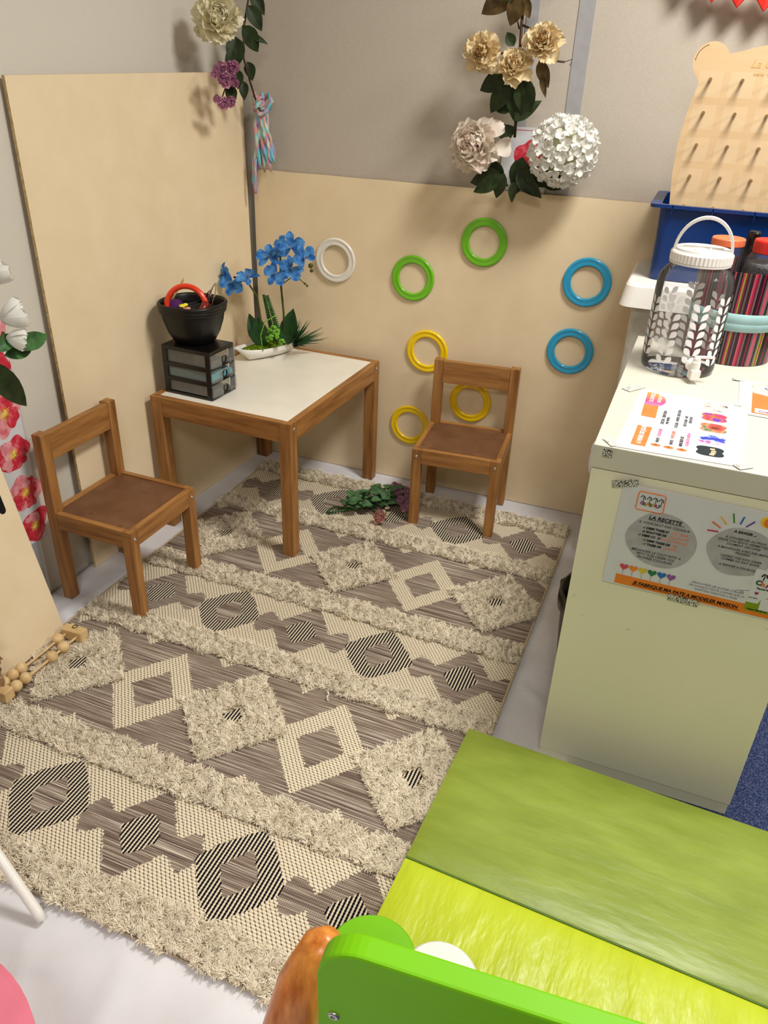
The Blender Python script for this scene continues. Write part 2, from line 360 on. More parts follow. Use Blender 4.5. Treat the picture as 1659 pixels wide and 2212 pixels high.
def bb(u, v, dy):
    x = .030+u*1.33; z = .003+v*1.019; k_ = max(0, (u-.955)/.045)
    return (x, -.004-.010*(1-v)-.004*math.sin(PI*u)+dy-.010*k_*k_*v, z+(.004*math.sin(40*u)*.15 if v > .99 else 0))
mb = MB(); mb.grid(lambda u, v: bb(u, v, -.006), 40, 8); obj('face', mb, M['board'], b, smooth=True, world=True)
mb = MB(); mb.grid(lambda u, v: bb(u, v, 0), 40, 8)
for u0 in (0, 1): mb.grid((lambda u0: lambda u, v: bb(u0, v, -.006*u))(u0), 1, 8)
for v0 in (0, 1): mb.grid((lambda v0: lambda u, v: bb(u, v0, -.006*v))(v0), 40, 1)
obj('edge', mb, M['board_edge'], b, world=True, label='brown cut edge and back of the board')

# ------------------------------------------------------------------ rings on the back board
def ring(c, m, z, label, R=.0615, loc=None, rot=None, group=None):
    mb = MB(); prof = [(-.0125, 0), (-.0125, .003), (-.0085, .007), (-.004, .0045), (.004, .0045), (.0085, .0075), (.0125, .003), (.0125, 0)]
    n = 56; Rr = []
    for i in range(n):
        a = 2*PI*i/n; Rr.append([((R+p)*math.cos(a), (R+p)*math.sin(a), q) for p, q in prof])
    mb.rings(Rr+[Rr[0]]); o = obj('toy_ring', mb, m, smooth=True, label=label, cat='ring', group=group)
    return o
RG = [((.335, .762), 'ring_white', 'white plastic ring on the back board, left of the green rings'), ((.612, .735), 'ring_green', 'lower of the two green plastic rings on the back board'),
      ((.838, .870), 'ring_green', 'topmost green plastic ring on the back board'), ((1.167, .787), 'ring_blue', 'upper blue plastic ring on the back board'),
      ((1.149, .570), 'ring_blue', 'lower blue plastic ring on the back board'), ((.677, .499), 'ring_yellow', 'topmost yellow plastic ring, partly behind the chair back'),
      ((.843, .347), 'ring_yellow', 'yellow plastic ring seen through the opening of the chair back'), ((.631, .221), 'ring_yellow', 'lowest yellow plastic ring beside the chair seat')]
for (x, z), m, lab in RG:
    o = ring(None, M[m], 0, lab, R=.0605 if m != 'ring_white' else .0600, group='plastic rings on the back board')
    o.rotation_euler = (PI/2, 0, 0); o.location = (x, -.0225+.006*(z-.2), z)

# ------------------------------------------------------------------ rug
RX, RY, RA = 1.134, -.316, -.0119; GH, GP = .223, .3436
rug = thing('rug', 'cream, taupe and black woven rug with shaggy stripes and diamonds', 'rug', (RX, RY, .003), RA)
X0, X1, Y0, Y1 = -1.035, .122, -1.552, .172
def fields(X, Y):
    dB = np.abs(np.mod(Y+GP, 2*GP)-GP); dA = GP-dB
    dS = np.abs(np.mod(X+GH, 2*GH)-GH); dL = GH-dS
    return dB, dA, dS, dL
def classify(X, Y):
    dB, dA, dS, dL = fields(X, Y); r = np.zeros(X.shape, int)
    inB = dB < .106
    f = np.interp(dL, [0, .075, .085, .105, .120, .150, .215, .223], [0, .004, .010, .044, .041, .019, .106, .110])
    r[inB & (dB > f)] = 1
    bigd = inB & ((dL/.093)**1.2+(dB/.102)**1.2 < 1); r[bigd] = 2; r[inB & ((dL/.040)**1.1+(dB/.054)**1.1 < 1)] = 0
    r[inB & ((dS/.044)**1.2+(dB/.050)**1.2 < 1)] = 2
    A = dA < .168
    r[A & (dL/.118+dA/.144 < 1)] = 1; r[A & (dL/.058+dA/.070 < 1)] = 0
    r[A & (np.abs(dS-.112)/.026+(.166-dA)/.030 < 1)] = 1
    r[A & (dS/.135+dA/.142 < 1)] = 3; r[A & (dS/.026+dA/.033 < 1)] = 2
    r[np.abs(dB-.142) < .032] = 3
    return r
NX, NY = 204, 300
xs = np.linspace(X0, X1, NX+1); ys = np.linspace(Y0, Y1, NY+1)
CX, CY = np.meshgrid((xs[:-1]+xs[1:])/2, (ys[:-1]+ys[1:])/2, indexing='ij')
cls = classify(CX, CY); cls[:1, :] = 4; cls[-1:, :] = 4
mb = MB()
VX, VY = np.meshgrid(xs, ys, indexing='ij'); VZ = .006+.0012*np.sin(VX*9)*np.sin(VY*7)
mb.v = list(zip(VX.ravel().tolist(), VY.ravel().tolist(), VZ.ravel().tolist()))
idx = np.arange((NX+1)*(NY+1)).reshape(NX+1, NY+1)
mb.f = [tuple(q) for q in np.stack([idx[:-1, :-1], idx[1:, :-1], idx[1:, 1:], idx[:-1, 1:]], -1).reshape(-1, 4).tolist()]
mb.mi = cls.ravel().tolist()
b0 = len(mb.v); bo = [(X0, Y0), (X1, Y0), (X1, Y1), (X0, Y1)]
mb.v += [(x, y, .0) for x, y in bo]+[(x, y, .0065) for x, y in bo]; mb.f += [(b0+i, b0+(i+1) % 4, b0+4+(i+1) % 4, b0+4+i) for i in range(4)]; mb.mi += [4]*4
obj('woven_ground', mb, rug_mats(), rug)
def pile(name, xa, xb, ya, yb, inside, dens, label=None):
    n = int((xb-xa)*(yb-ya)*dens); X = rng.uniform(xa, xb, n); Y = rng.uniform(ya, yb, n); ok = inside(X, Y); X = X[ok]; Y = Y[ok]; n = len(X)
    tx = np.round(X/.009); ty = np.round(Y/.009)
    h = lambda s: np.mod(np.sin(tx*127.1+ty*311.7+s)*43758.5453, 1.0)     # tuft-wise lean
    ang = h(1.)*2*PI+rng.normal(0, .55, n); lean = .35+.75*h(7.)+rng.normal(0, .18, n); L = rng.uniform(.011, .021, n); wd = rng.uniform(.0006, .0012, n)
    dx = np.cos(ang); dy = np.sin(ang); px = -dy; py = dx
    SEG = 4; P = []
    a = lean*.35; x = X.copy(); y = Y.copy(); z = np.full(n, .005)
    curl = rng.uniform(.15, .65, n)
    for s in range(SEG+1):
        wv = wd*(1.0, 1.15, 1.0, .75, .2)[s]
        P.append(np.stack([x-px*wv, y-py*wv, z], -1)); P.append(np.stack([x+px*wv, y+py*wv, z], -1))
        st = L/SEG; x = x+dx*np.sin(a)*st; y = y+dy*np.sin(a)*st; z = np.maximum(z+np.cos(a)*st, .006); a = np.minimum(a+curl, 2.0)
    V = np.stack(P, 1).reshape(-1, 3); base = (np.arange(n)*(2*(SEG+1)))[:, None]
    Fq = np.concatenate([np.stack([base[:, 0]+2*s, base[:, 0]+2*s+1, base[:, 0]+2*s+3, base[:, 0]+2*s+2], -1)[:, None, :] for s in range(SEG)], 1).reshape(-1, 4)
    me = bpy.data.meshes.new(name); me.vertices.add(len(V)); me.vertices.foreach_set('co', V.astype(np.float32).ravel())
    me.loops.add(Fq.size); me.loops.foreach_set('vertex_index', Fq.astype(np.int32).ravel())
    me.polygons.add(len(Fq)); me.polygons.foreach_set('loop_start', np.arange(0, Fq.size, 4, dtype=np.int32)); me.polygons.foreach_set('use_smooth', np.ones(len(Fq), bool))
    me.update(calc_edges=True); me.materials.append(M['wool'])
    o = bpy.data.objects.new(name, me); COL.objects.link(o); o.parent = rug; o['kind'] = 'stuff'
    return o
DENS = 330000
for yc in [.142, -.142, -2*GP+.142, -2*GP-.142, -4*GP+.142, -4*GP-.142]:
    hwid = .037
    pile('shag_stripe', X0+.006, X1-.006, yc-.05, yc+.05, lambda X, Y, yc=yc: np.abs(Y-yc) < hwid+.004*np.sin(X*60+yc*50), DENS)
for r in (1, 3):
    for c in (0, 2, 4):
        cx, cy = -c*GH, -r*GP
        if cx-.15 < X0 and False: continue
        pile('shag_diamond', max(cx-.15, X0+.006), min(cx+.15, X1-.006), cy-.15, cy+.15, lambda X, Y, cx=cx, cy=cy: (np.abs(X-cx)/.141+np.abs(Y-cy)/.148 < 1) & (np.abs(X-cx)/.033+np.abs(Y-cy)/.040 > 1), DENS)
o = MB(); o.tube([(.842, -1.187, .012), (.848, -1.190, .020), (.853, -1.196, .016), (.851, -1.203, .020), (.858, -1.212, .014)], [.001, .0022, .0012, .0022, .001], 6)
obj('paper_scrap', o, M['white_petal'], label='tiny curl of white paper dropped on the rug', cat='scrap')

# ------------------------------------------------------------------ low table
T = thing('low_table', 'low orange pine children\'s table with a white top', 'table', (.2666, -.3574, .002), -.0326)
L, Wd, H, lg = .48, .63, .448, .038
for sx in (-1, 1):
    for sy in (-1, 1):
        x0 = sx*L/2; y0 = sy*Wd/2; mb = MB(); q = .0203
        o_ = [(x0, y0), (x0-sx*lg, y0), (x0-sx*lg, y0-sy*q), (x0-sx*q, y0-sy*q), (x0-sx*q, y0-sy*lg), (x0, y0-sy*lg)]
        if sx*sy > 0: o_ = o_[::-1]
        sqr = [(x0, y0), (x0-sx*lg, y0), (x0-sx*lg, y0-sy*lg), (x0, y0-sy*lg)]
        if sx*sy > 0: sqr = sqr[::-1]
        mb.prism(sqr, 0, H-.016); mb.prism(o_, H-.016, H); obj('leg', mb, M['wood_z'], T, bevel=.0015)
for sy in (-1, 1):
    y0 = sy*(Wd/2-.001); obj('apron', MB().box(-L/2+lg, L/2-lg, min(y0, y0-sy*.020), max(y0, y0-sy*.020), H-.062, H), M['wood_x'], T, bevel=.002)
for sx in (-1, 1):
    x0 = sx*(L/2-.001); obj('apron', MB().box(min(x0, x0-sx*.020), max(x0, x0-sx*.020), -Wd/2+lg, Wd/2-lg, H-.062, H), M['wood_y'], T, bevel=.002)
obj('tabletop', MB().box(-L/2+.0205, L/2-.0205, -Wd/2+.0205, Wd/2-.0205, H-.014, H-.002), M['tabletop'], T, bevel=.001)
def screw(parent, loc, d, r=.0045):
    mb = MB(); mb.X = facing(loc, d); mb.lathe([(r, 0), (r, .0008), (r*.75, .002), (r*.4, .0022), (r*.38, .0010), (.0001, .0010)], 16, cap0=False, cap1=False)
    obj('screw', mb, M['screw'], parent, smooth=True, label='steel screw head')
for sy in (-1, 1): screw(T, (L/2, sy*(Wd/2-.022), H-.022), (1, 0, 0), .0055)

# ------------------------------------------------------------------ chairs
def make_chair(label):
    t = thing('childs_chair', label, 'chair', (0, 0, 0))
    w_, d_, h_, s_ = .2826, .2684, .498, .277; p = .030; W2, D2 = w_/2, d_/2
    for sx in (-1, 1):
        x0 = sx*W2; xa, xb = min(x0, x0-sx*p), max(x0, x0-sx*p)
        mb = MB(); q = .0165; o_ = [(x0, -D2), (x0, -D2+p), (x0-sx*q, -D2+p), (x0-sx*q, -D2+.0183), (x0-sx*p, -D2+.0183), (x0-sx*p, -D2)]
        if sx < 0: o_ = o_[::-1]
        mb.box(xa, xb, -D2, -D2+p, 0, s_-.014); mb.prism(o_, s_-.014, s_); obj('leg', mb, M['wood_z'], t, bevel=.0015)
        obj('back_post', MB().box(xa, xb, D2-p, D2, 0, h_), M['wood_z'], t, bevel=.002)
        xi = sx*(W2-.001); obj('side_rail', MB().box(min(xi, xi-sx*.016), max(xi, xi-sx*.016), -D2+p, D2-p, s_-.050, s_+.0005), M['wood_y'], t, bevel=.002)
    obj('front_rail', MB().box(-W2+p, W2-p, -D2+.001, -D2+.018, s_-.050, s_), M['wood_x'], t, bevel=.002)
    obj('rear_rail', MB().box(-W2+p, W2-p, D2-.020, D2-.004, s_-.050, s_), M['wood_x'], t, bevel=.002)
    obj('back_rest', MB().box(-W2+p, W2-p, D2-p+.002, D2-p+.020, h_-.078, h_-.002), M['wood_x'], t, bevel=.002)
    obj('seat', MB().box(-W2+.0165, W2-.0165, -D2+.0185, D2-.0205, s_-.012, s_-.004), M['seat'], t, bevel=.001, label='dark brown hardboard seat panel')
    for sx in (-1, 1): screw(t, (sx*(W2-.015), -D2, s_-.024), (0, -1, 0))
    return t
c1 = make_chair('small orange pine chair facing the room in front of the back board')
c1.location = (.8766, -.1888, .004); c1.rotation_euler = (0, 0, .0767)
c2 = dup(c1, (.1349, -.9801, .003), (0, 0, 1.553), 'small orange pine chair by the left wall, beside the poppy paper', 'children\'s pine chairs')
c1['group'] = 'children\'s pine chairs'
mb = MB(); mb.X = mat4((.0, -.0, 0)); 
# ------------------------------------------------------------------ drawer box on the table
D = thing('drawer_box', 'small black three-drawer plastic box under the black flower pot', 'drawer box', (.127, -.556, .4485), -.05)
dw, dd, dh = .085, .062, .148
mb = MB()
mb.box(-dw, dw, -dd, dd, 0, .008); mb.box(-dw, dw, -dd, dd, dh-.012, dh); mb.box(-dw, -dw+.003, -dd, dd, .008, dh-.012)
for sx in (-1, 1):
    for sy in (-1, 1): x0 = -dw if sx < 0 else dw-.018; y0 = sy*dd; mb.box(x0, x0+.018, min(y0, y0-sy*.004), max(y0, y0-sy*.004), .008, dh-.012)
for z in (.046, .0905):
    mb.box(-dw+.0, dw, -dd, dd, z, z+.0045); mb.box(-dw, dw, -dd-.0004, -dd+.004, z-.004, z+.009)
obj('shell', mb, M['black'], D, bevel=.002)
for i in range(3):
    z0 = .010+i*.0445; z1 = z0+.036
    mb = MB(); x1 = dw+.004
    mb.box(-dw+.006, dw-.02, -dd+.005, -dd+.0065, z0, z1); mb.box(-dw+.006, dw-.02, dd-.0065, dd-.005, z0, z1); mb.box(-dw+.006, dw, -dd+.0065, dd-.0065, z0, z0+.0015)
    # bowed front, cut away round the finger hole
    def fr(y): return x1+.008*(1-(y/dd)**2)
    ys_ = [-dd+.001, -.040, -.020]; 
    for (ya, yb) in ((-dd+.001, -.018), (.018, dd-.001)):
        mb.grid(lambda u, v, ya=ya, yb=yb: (fr(ya+u*(yb-ya)), ya+u*(yb-ya), z0+v*(z1-z0)), 6, 1)
        mb.grid(lambda u, v, ya=ya, yb=yb: (fr(ya+u*(yb-ya))-v*.010, ya+u*(yb-ya), z1), 6, 1)
    mb.grid(lambda u, v: (fr(-.018+u*.036), -.018+u*.036, z1-.008+v*.008), 4, 1)
    for yy in (-.018, .018, -dd+.001, dd-.001): mb.grid(lambda u, v, yy=yy: (fr(yy)-u*.012, yy, z0+v*(z1-z0)), 1, 1)
    dr = obj('drawer', mb, M['frost'], D)
    mb = MB(); mb.X = facing((fr(0)-.006, 0, z0+.016), (1, 0, 0)); mb.torus(.011, .0022, 24, 8)
    mb.X = Matrix()
    obj('pull_ring', mb, M['dark'], dr)
    if i == 1:
        k = NT('turquoise_beads', .5, .4); v = k.noise(k.co(), 420, 2, .8); k.col(k.ramp(v, [(.3, (40, 140, 170)), (.55, (110, 200, 216)), (.75, (190, 232, 236))])); k.bump(v, .8, .002)
        mb = MB(); mb.grid(lambda u, v: (-dw+.010+u*(2*dw-.014), -dd+.0075+v*(2*dd-.015), z0+.002+.022*(1-.5*u*u)+.003*math.sin(9*u)), 8, 4)
        mb.box(-dw+.010, dw-.004, -dd+.0072, dd-.0072, z0+.002, z0+.012)
        mb.grid(lambda u, v: (-dw+.010+u*(2*dw-.014), -dd+.0073, z0+.002+v*(.022*(1-.5*u*u))), 8, 1)
        mb.grid(lambda u, v: (dw-.0038, -dd+.0073+u*(2*dd-.015), z0+.002+v*(.011+.012*(1-u))), 6, 1)
        obj('bead_filling', mb, k.m, dr, label='turquoise beads inside the middle drawer', kind='stuff')
# ------------------------------------------------------------------ black pot and its contents
PX, PY, PZ = .108, -.536, .597
P_ = thing('flower_pot', 'black plastic flower pot full of craft tools on the drawer box', 'pot', (PX, PY, PZ))
mb = MB(); prof = [(.0001, 0), (.050, 0), (.058, .005), (.071, .030), (.081, .062), (.086, .090)]
mb.lathe(prof, 48, cap0=False, cap1=False, sq=2.6)
mb.lathe([(.083, .090), (.080, .090), (.074, .060), (.060, .02), (.0001, .012)], 48, cap0=False, cap1=False, sq=2.6)
obj('body', mb, M['pot'], P_, smooth=True)
mb = MB(); mb.lathe([(.086, .088), (.090, .090), (.0910, .094), (.0885, .096), (.092, .099), (.0925, .103), (.0900, .105), (.094, .109), (.0950, .114), (.092, .119), (.089, .119), (.086, .112), (.084, .095)], 48, cap0=False, cap1=False, sq=2.6)
obj('rim', mb, M['pot'], P_, smooth=True)
mb = MB(); mb.X = facing((PX-.004, PY-.026, PZ+.106), (.30, -.9, .22)); mb.torus(.058, .0080, 56, 14)
obj('toy_ring', mb, M['ring_red'], smooth=True, label='glossy red ring standing in the black flower pot', cat='ring')
mb = MB(); mb.X = mat4((PX-.062, PY+.004, PZ+.128), (-.5, 2.15, .35)); mb.prism([(-.055, -.005), (.055, -.005), (.059, 0), (.055, .005), (-.055, .005), (-.059, 0)], 0, .0018)
obj('craft_stick', mb, M['pale_x'], label='wooden craft stick resting inside the black flower pot', cat='craft stick')
purple = plain('purple_felt', (74, 22, 88), .7, .3, .3, 60)
mb = MB(); mb.ball((PX-.052, PY-.01, PZ+.100), .024, 16, 10, (1, 1.1, .8)); obj('purple_pompom', mb, purple, smooth=True, label='dark purple pompom at the left inside the black pot', cat='pompom')
def pen(a, b, r, m, hand=None, name='stamp_stick', label='', cat='stamp stick'):
    t = thing(name, label, cat, a); mb = MB(); mb.tube([a, b], r, 10); obj('shaft', mb, M['black'], t, world=True)
    mb = MB(); d = (Vector(a)-Vector(b)).normalized(); mb.X = facing(a, d)
    mb.ball((0, 0, .004), .008, 12, 8, (1, .6, 1))
    for q in range(5):
        an = -.9+.45*q; mb.tube([(math.sin(an)*.006, 0, .006+math.cos(an)*.003), (math.sin(an)*.015, 0, .006+math.cos(an)*.014)], [.0032, .0022], 8); mb.ball((math.sin(an)*.015, 0, .006+math.cos(an)*.014), .0024, 8, 6)
    obj('hand_tip', mb, m, t, smooth=True, world=True, label='hand-shaped tip')
yel = plain('yellow_toy', (240, 222, 50), .4, .4, .05); fl = plain('pink_flesh_toy', (222, 150, 120), .45, .4, .05)
pen((PX+.000, PY-.030, PZ+.114), (PX+.050, PY+.040, PZ+.128), .0014, yel, label='upper yellow hand-shaped pointer in the black pot')
pen((PX+.016, PY-.042, PZ+.108), (PX+.064, PY+.020, PZ+.126), .0014, fl, label='pink hand-shaped pointer in the black pot')
pen((PX+.040, PY-.050, PZ+.104), (PX+.070, PY+.000, PZ+.118), .0014, yel, label='lower yellow hand-shaped pointer in the black pot')
dkr = plain('dark_red_plastic', (120, 22, 16), .3, .5, .1)
mb = MB(); mb.tube([(PX+.052, PY-.045, PZ+.094), (PX+.062, PY-.018, PZ+.126)], [.012, .009], 14); obj('marker_pen', mb, dkr, smooth=True, label='dark red marker at the right inside the black pot', cat='marker')
for (dx, hgt, lab) in ((.066, .172, 'taller pair of steel tongs standing in the black pot'), (.047, .150, 'shorter pair of steel tongs standing in the black pot')):
    mb = MB()
    for sg in (-1, 1):
        pts = [(PX+dx+sg*(.004+.006*math.sin(PI*min(1, q/7)))*(1 if q < 9 else .4), PY+.030-.004*q, 0) for q in range(9)]
        path = []
        for q in range(12):
            tt = q/11; path.append((PX+dx-.03*(1-tt)+sg*(.010*math.sin(PI*tt)**.6 if tt < .97 else 0)+.0, PY+.000+.028*tt, PZ+.06+(hgt-.06)*tt))
        for a_, b_ in zip(path[:-1], path[1:]): mb.add([(a_[0], a_[1]-.004, a_[2]), (a_[0], a_[1]+.004, a_[2]), (b_[0], b_[1]+.004, b_[2]), (b_[0], b_[1]-.004, b_[2])], [(0, 1, 2, 3)])
    obj('steel_tongs', mb, M['screw'], solid=.001, label=lab, cat='tongs')

# ------------------------------------------------------------------ petals, leaves, flowers
def petal(mb, X, L, W, cup=.3, curl=.2, ruf=.06, nu=6, nv=6, point=1.0, side=.25, base=.15, tip=.62):
    ph = random.uniform(0, 6.28); fr = random.uniform(5, 9)
    def f(u, v):
        s = 2*v-1; wd = W*(base+(1-base)*math.sin(PI*min(1, u*.62+.0))**.8) * (1.0 if u < .75 else math.sqrt(max(0, 1-((u-.75)/.25)**2*point*tip)))
        z = cup*L*u*u+side*W*s*s*(.4+.6*u)-curl*L*max(0, u-.7)**2*6+ruf*W*u*u*math.sin(fr*s+ph)
        z += ruf*.35*W*u**3*math.sin(fr*2.3*s+ph*2); return (s*wd/2, L*u*(1-.12*cup)*(1+ruf*.45*math.sin(fr*1.7*s+ph)*u*u-.10*s*s*u), z)
    old = mb.X; mb.X = old @ X; mb.grid(f, nu, nv); mb.X = old
def leafblade(mb, X, L, W, droop=.25, fold=.18, nu=7, tooth=0):
    def f(u, v):
        s = 2*v-1; wd = W*math.sin(PI*min(1, u**.8))**.85*(1+tooth*math.sin(u*50)*.15); wd = max(wd, .0012)
        return (s*wd/2, L*u, fold*abs(s)*wd-droop*L*u*u)
    old = mb.X; mb.X = old @ X; mb.grid(f, nu, 4); mb.X = old
def Rt(a, ax): return Matrix.Rotation(a, 4, ax)
def peony(mb, X, R, n=48, core=None):                  # facing local +Z
    old = mb.X; mb.X = old @ X; ga = 2.399963
    for i in range(n):
        t = i/n; el = math.radians(-8+90*t**.85+random.uniform(-10, 10)); L = R*(1.0-.45*t)*random.uniform(.86, 1.08)
        petal(mb, Rt(i*ga, 'Z') @ Matrix.Translation((0, R*.04, -.25*R*(1-t))) @ Rt(el, 'X'), L, L*random.uniform(.55, .85), cup=.10+.42*t, curl=.20*(1-t)-.2*t, ruf=.10, side=.30, base=.3)
    mb.X = old
def core(mb, X, R, n=26):
    old = mb.X; mb.X = old @ X
    for i in range(n):
        a = i*2.4; r = R*.24*math.sqrt(i/n); mb.tube([(r*.5*math.cos(a), r*.5*math.sin(a), 0), (r*math.cos(a), r*math.sin(a), R*random.uniform(.36, .52))], [R*.015, R*.035], 5)
    mb.X = old
def rose(mb, X, R, n=14):
    old = mb.X; mb.X = old @ X
    for i in range(n):
        t = i/n; el = math.radians(22+60*t); L = R*(1.05-.3*t)
        petal(mb, Rt(i*2.4, 'Z') @ Matrix.Translation((0, R*.10*(1-t), -.35*R)) @ Rt(el, 'X'), L, L*1.15, cup=.45, curl=.22, ruf=.04, side=.35, base=.5, nu=4)
    mb.ball((0, 0, .0), R*.42, 8, 6)
    mb.X = old
def finish_petals(name, mb, m, p, **k): return obj(name, mb, m, p, smooth=True, world=True, **k)

# left garland hanging in the corner
G = thing('flower_garland', 'artificial garland with one big cream peony and mauve roses in the corner', 'flower garland', (.10, -.2, 1.2))
mb = MB(); peony(mb, facing((.098, -.285, 1.432), (.55, -.72, .15), .5), .073, 66); finish_petals('peony_bloom', mb, M['cream_petal'], G)
mb = MB(); core(mb, facing((.105, -.295, 1.434), (.55, -.72, .15)), .045, 16); finish_petals('stamen', mb, M['lime'], G)
mb = MB(); peony(mb, facing((.050, -.290, 1.402), (-.2, -.9, -.1), 1.), .035, 16); finish_petals('peony_bloom', mb, M['cream_petal'], G)
for (y, z, r, x) in [(-.292, 1.312, .019, .10), (-.262, 1.312, .021, .11), (-.292, 1.282, .022, .11), (-.318, 1.293, .012, .10), (-.272, 1.288, .014, .115), (-.262, 1.274, .012, .12), (-.310, 1.305, .011, .10),
                     (-.292, 1.228, .019, .10), (-.312, 1.240, .013, .10), (-.276, 1.232, .017, .11)]:
    y = -.290+(y+.290)*1.35; z = 1.275+(z-1.275)*1.12; r *= 1.3
    mb = MB(); rose(mb, facing((x, y, z), (.7, -.7, -.1+random.uniform(-.4, .2)), random.random()*6), r); finish_petals('rose_bloom', mb, M['pink_petal'], G)
mb = MB(); mb.tube([(.09, -.10, 1.62), (.105, -.12, 1.50), (.10, -.15, 1.42), (.105, -.17, 1.34), (.10, -.13, 1.28), (.10, -.10, 1.23)], .003, 8); mb.tube([(.105, -.17, 1.34), (.10, -.24, 1.30), (.10, -.29, 1.24)], .002, 6)
finish_petals('stem', mb, M['bstem'], G)
for (p_, d_, L_, W_) in [((.10, -.16, 1.42), (.3, .4, -.6), .085, .050), ((.10, -.20, 1.39), (.1, -.3, -.9), .080, .055), ((.11, -.14, 1.47), (.4, .1, -.6), .07, .045), ((.10, -.22, 1.36), (-.1, -.4, -.9), .06, .030), ((.10, -.13, 1.40), (.9, .3, -.3), .06, .018),
                         ((.10, -.14, 1.33), (.3, .0, -.9), .05, .035), ((.10, -.20, 1.31), (.1, -.2, -.9), .05, .035), ((.10, -.17, 1.28), (.2, -.3, -.9), .05, .03), ((.10, -.24, 1.27), (.1, -.2, -.8), .05, .035), ((.10, -.25, 1.26), (.1, .3, -.9), .045, .03), ((.10, -.10, 1.50), (.4, .1, -.5), .06, .04)]:
    d = Vector(d_).normalized(); mb = MB(); side = d.cross(Vector((.5, -.8, .3))).normalized(); nrm = side.cross(d)
    if nrm.y > 0: side = -side; nrm = -nrm
    Xm = Matrix(((side.x, d.x, nrm.x, p_[0]), (side.y, d.y, nrm.y, p_[1]), (side.z, d.z, nrm.z, p_[2]), (0, 0, 0, 1)))
    leafblade(mb, Xm, L_, W_); finish_petals('leaf', mb, M['leaf'], G)
# yarn tassel
k = NT('variegated_yarn', .9, .1); v = k.noise(k.co((55, 55, 15)), 1, 1)
k.col(k.ramp(v, [(.36, (110, 196, 204)), (.44, (168, 146, 190)), (.49, (206, 150, 166)), (.53, (224, 164, 124)), (.57, (128, 200, 204)), (.66, (226, 224, 214))])); k.bump(k.noise(k.co(), 300, 2), .5, .002)
Y_ = thing('yarn_tassel', 'pastel turquoise, orange and mauve yarn tassel hanging in the corner', 'tassel', (.09, -.06, .98))
mb = MB()
for i in range(9):
    a = random.uniform(0, 6.28); mb.tube([(.088+.016*math.cos(a+q*.8)+(.004*q if i == 0 else 0), -.062+.012*math.sin(a+q*.8), 1.200+.014*math.sin(q*1.1+i)+i*.004) for q in range(7)], .006, 8)
mb.tube([(.10, -.05, 1.23), (.118, -.05, 1.245), (.128, -.05, 1.225), (.118, -.052, 1.205), (.10, -.055, 1.195)], .008, 8)
finish_petals('knot', mb, k.m, Y_)
mb = MB()
for i in range(22):
    x0 = .088+random.uniform(-.012, .016); sp = random.uniform(-.018, .036); y0 = -.056+random.uniform(-.008, .006); Lh = random.uniform(.13, .18) if i < 18 else .10; ph = random.uniform(0, 6)
    mb.tube([(x0+sp*q/8+.004*math.sin(q*1.3+ph), y0+.003*math.sin(q+ph), 1.195-Lh*q/8) for q in range(9)], [.0055]*8+[.003], 7)
for i in range(3): mb.tube([(.066-.006*q/6+i*.004, -.066-.002*i, 1.06-.075*q/6*(1+.2*i)) for q in range(7)], .005, 7)
finish_petals('strands', mb, k.m, Y_)

# flowers on the back wall
def leafset(parent, m, items, nrm_hint=(0, -1, .2), dro=.2):
    for (p_, d_, L_, W_) in items:
        d = Vector(d_).normalized(); n_ = Vector(nrm_hint); side = d.cross(n_).normalized(); nrm = side.cross(d)
        if nrm.dot(n_) < 0: side = -side; nrm = -nrm
        Xm = Matrix(((side.x, d.x, nrm.x, p_[0]), (side.y, d.y, nrm.y, p_[1]), (side.z, d.z, nrm.z, p_[2]), (0, 0, 0, 1)))
        mb = MB(); leafblade(mb, Xm, L_, W_, dro); finish_petals('leaf', mb, m, parent)
Q = thing('peony_branch', 'branch of three golden beige peonies pinned on the back wall', 'peonies', (.90, -.1, 1.2))
for (x, z, R, dr) in [(.972, 1.402, .056, (.15, -.8, .35)), (.812, 1.372, .054, (.10, -.9, .10)), (.905, 1.345, .053, (.10, -.75, .55))]:
    mb = MB(); peony(mb, facing((x, -.135, z), dr, random.random()*6), R, 58); finish_petals('bloom', mb, M['gold_petal'], Q)
    mb = MB(); core(mb, facing((x+.003*dr[0], -.145, z), dr), R*1.05, 30); finish_petals('bloom_centre', mb, M['gold_core'], Q)
mb = MB(); mb.tube([(.90, -.05, 1.62), (.895, -.07, 1.50), (.900, -.09, 1.44), (.905, -.10, 1.38), (.905, -.07, 1.28), (.905, -.05, 1.17)], .004, 8); mb.tube([(.90, -.09, 1.44), (.96, -.11, 1.42)], .003, 6); mb.tube([(.905, -.10, 1.38), (.84, -.12, 1.37)], .003, 6); mb.tube([(.90, -.07, 1.53), (.875, -.09, 1.48), (.895, -.09, 1.43)], .0022, 6)
mb.tube([(1.0, -.12, 1.36), (1.03, -.12, 1.358)], .0028, 6); mb.tube([(1.03, -.12, 1.358), (1.05, -.12, 1.365), (1.045, -.12, 1.35)], .001, 5)
finish_petals('stem', mb, M['bstem'], Q)
leafset(Q, M['brownleaf'], [((.89, -.10, 1.52), (-.9, 0, -.45), .12, .07), ((.90, -.12, 1.50), (-.35, 0, -.8), .07, .05), ((.90, -.10, 1.53), (.8, 0, .1), .09, .05), ((.96, -.10, 1.36), (.4, 0, -.8), .07, .035), ((.90, -.10, 1.50), (.35, 0, -.8), .05, .03), ((.97, -.10, 1.33), (.25, .1, -.9), .06, .018), ((.90, -.11, 1.31), (.1, 0, -.9), .06, .035)])
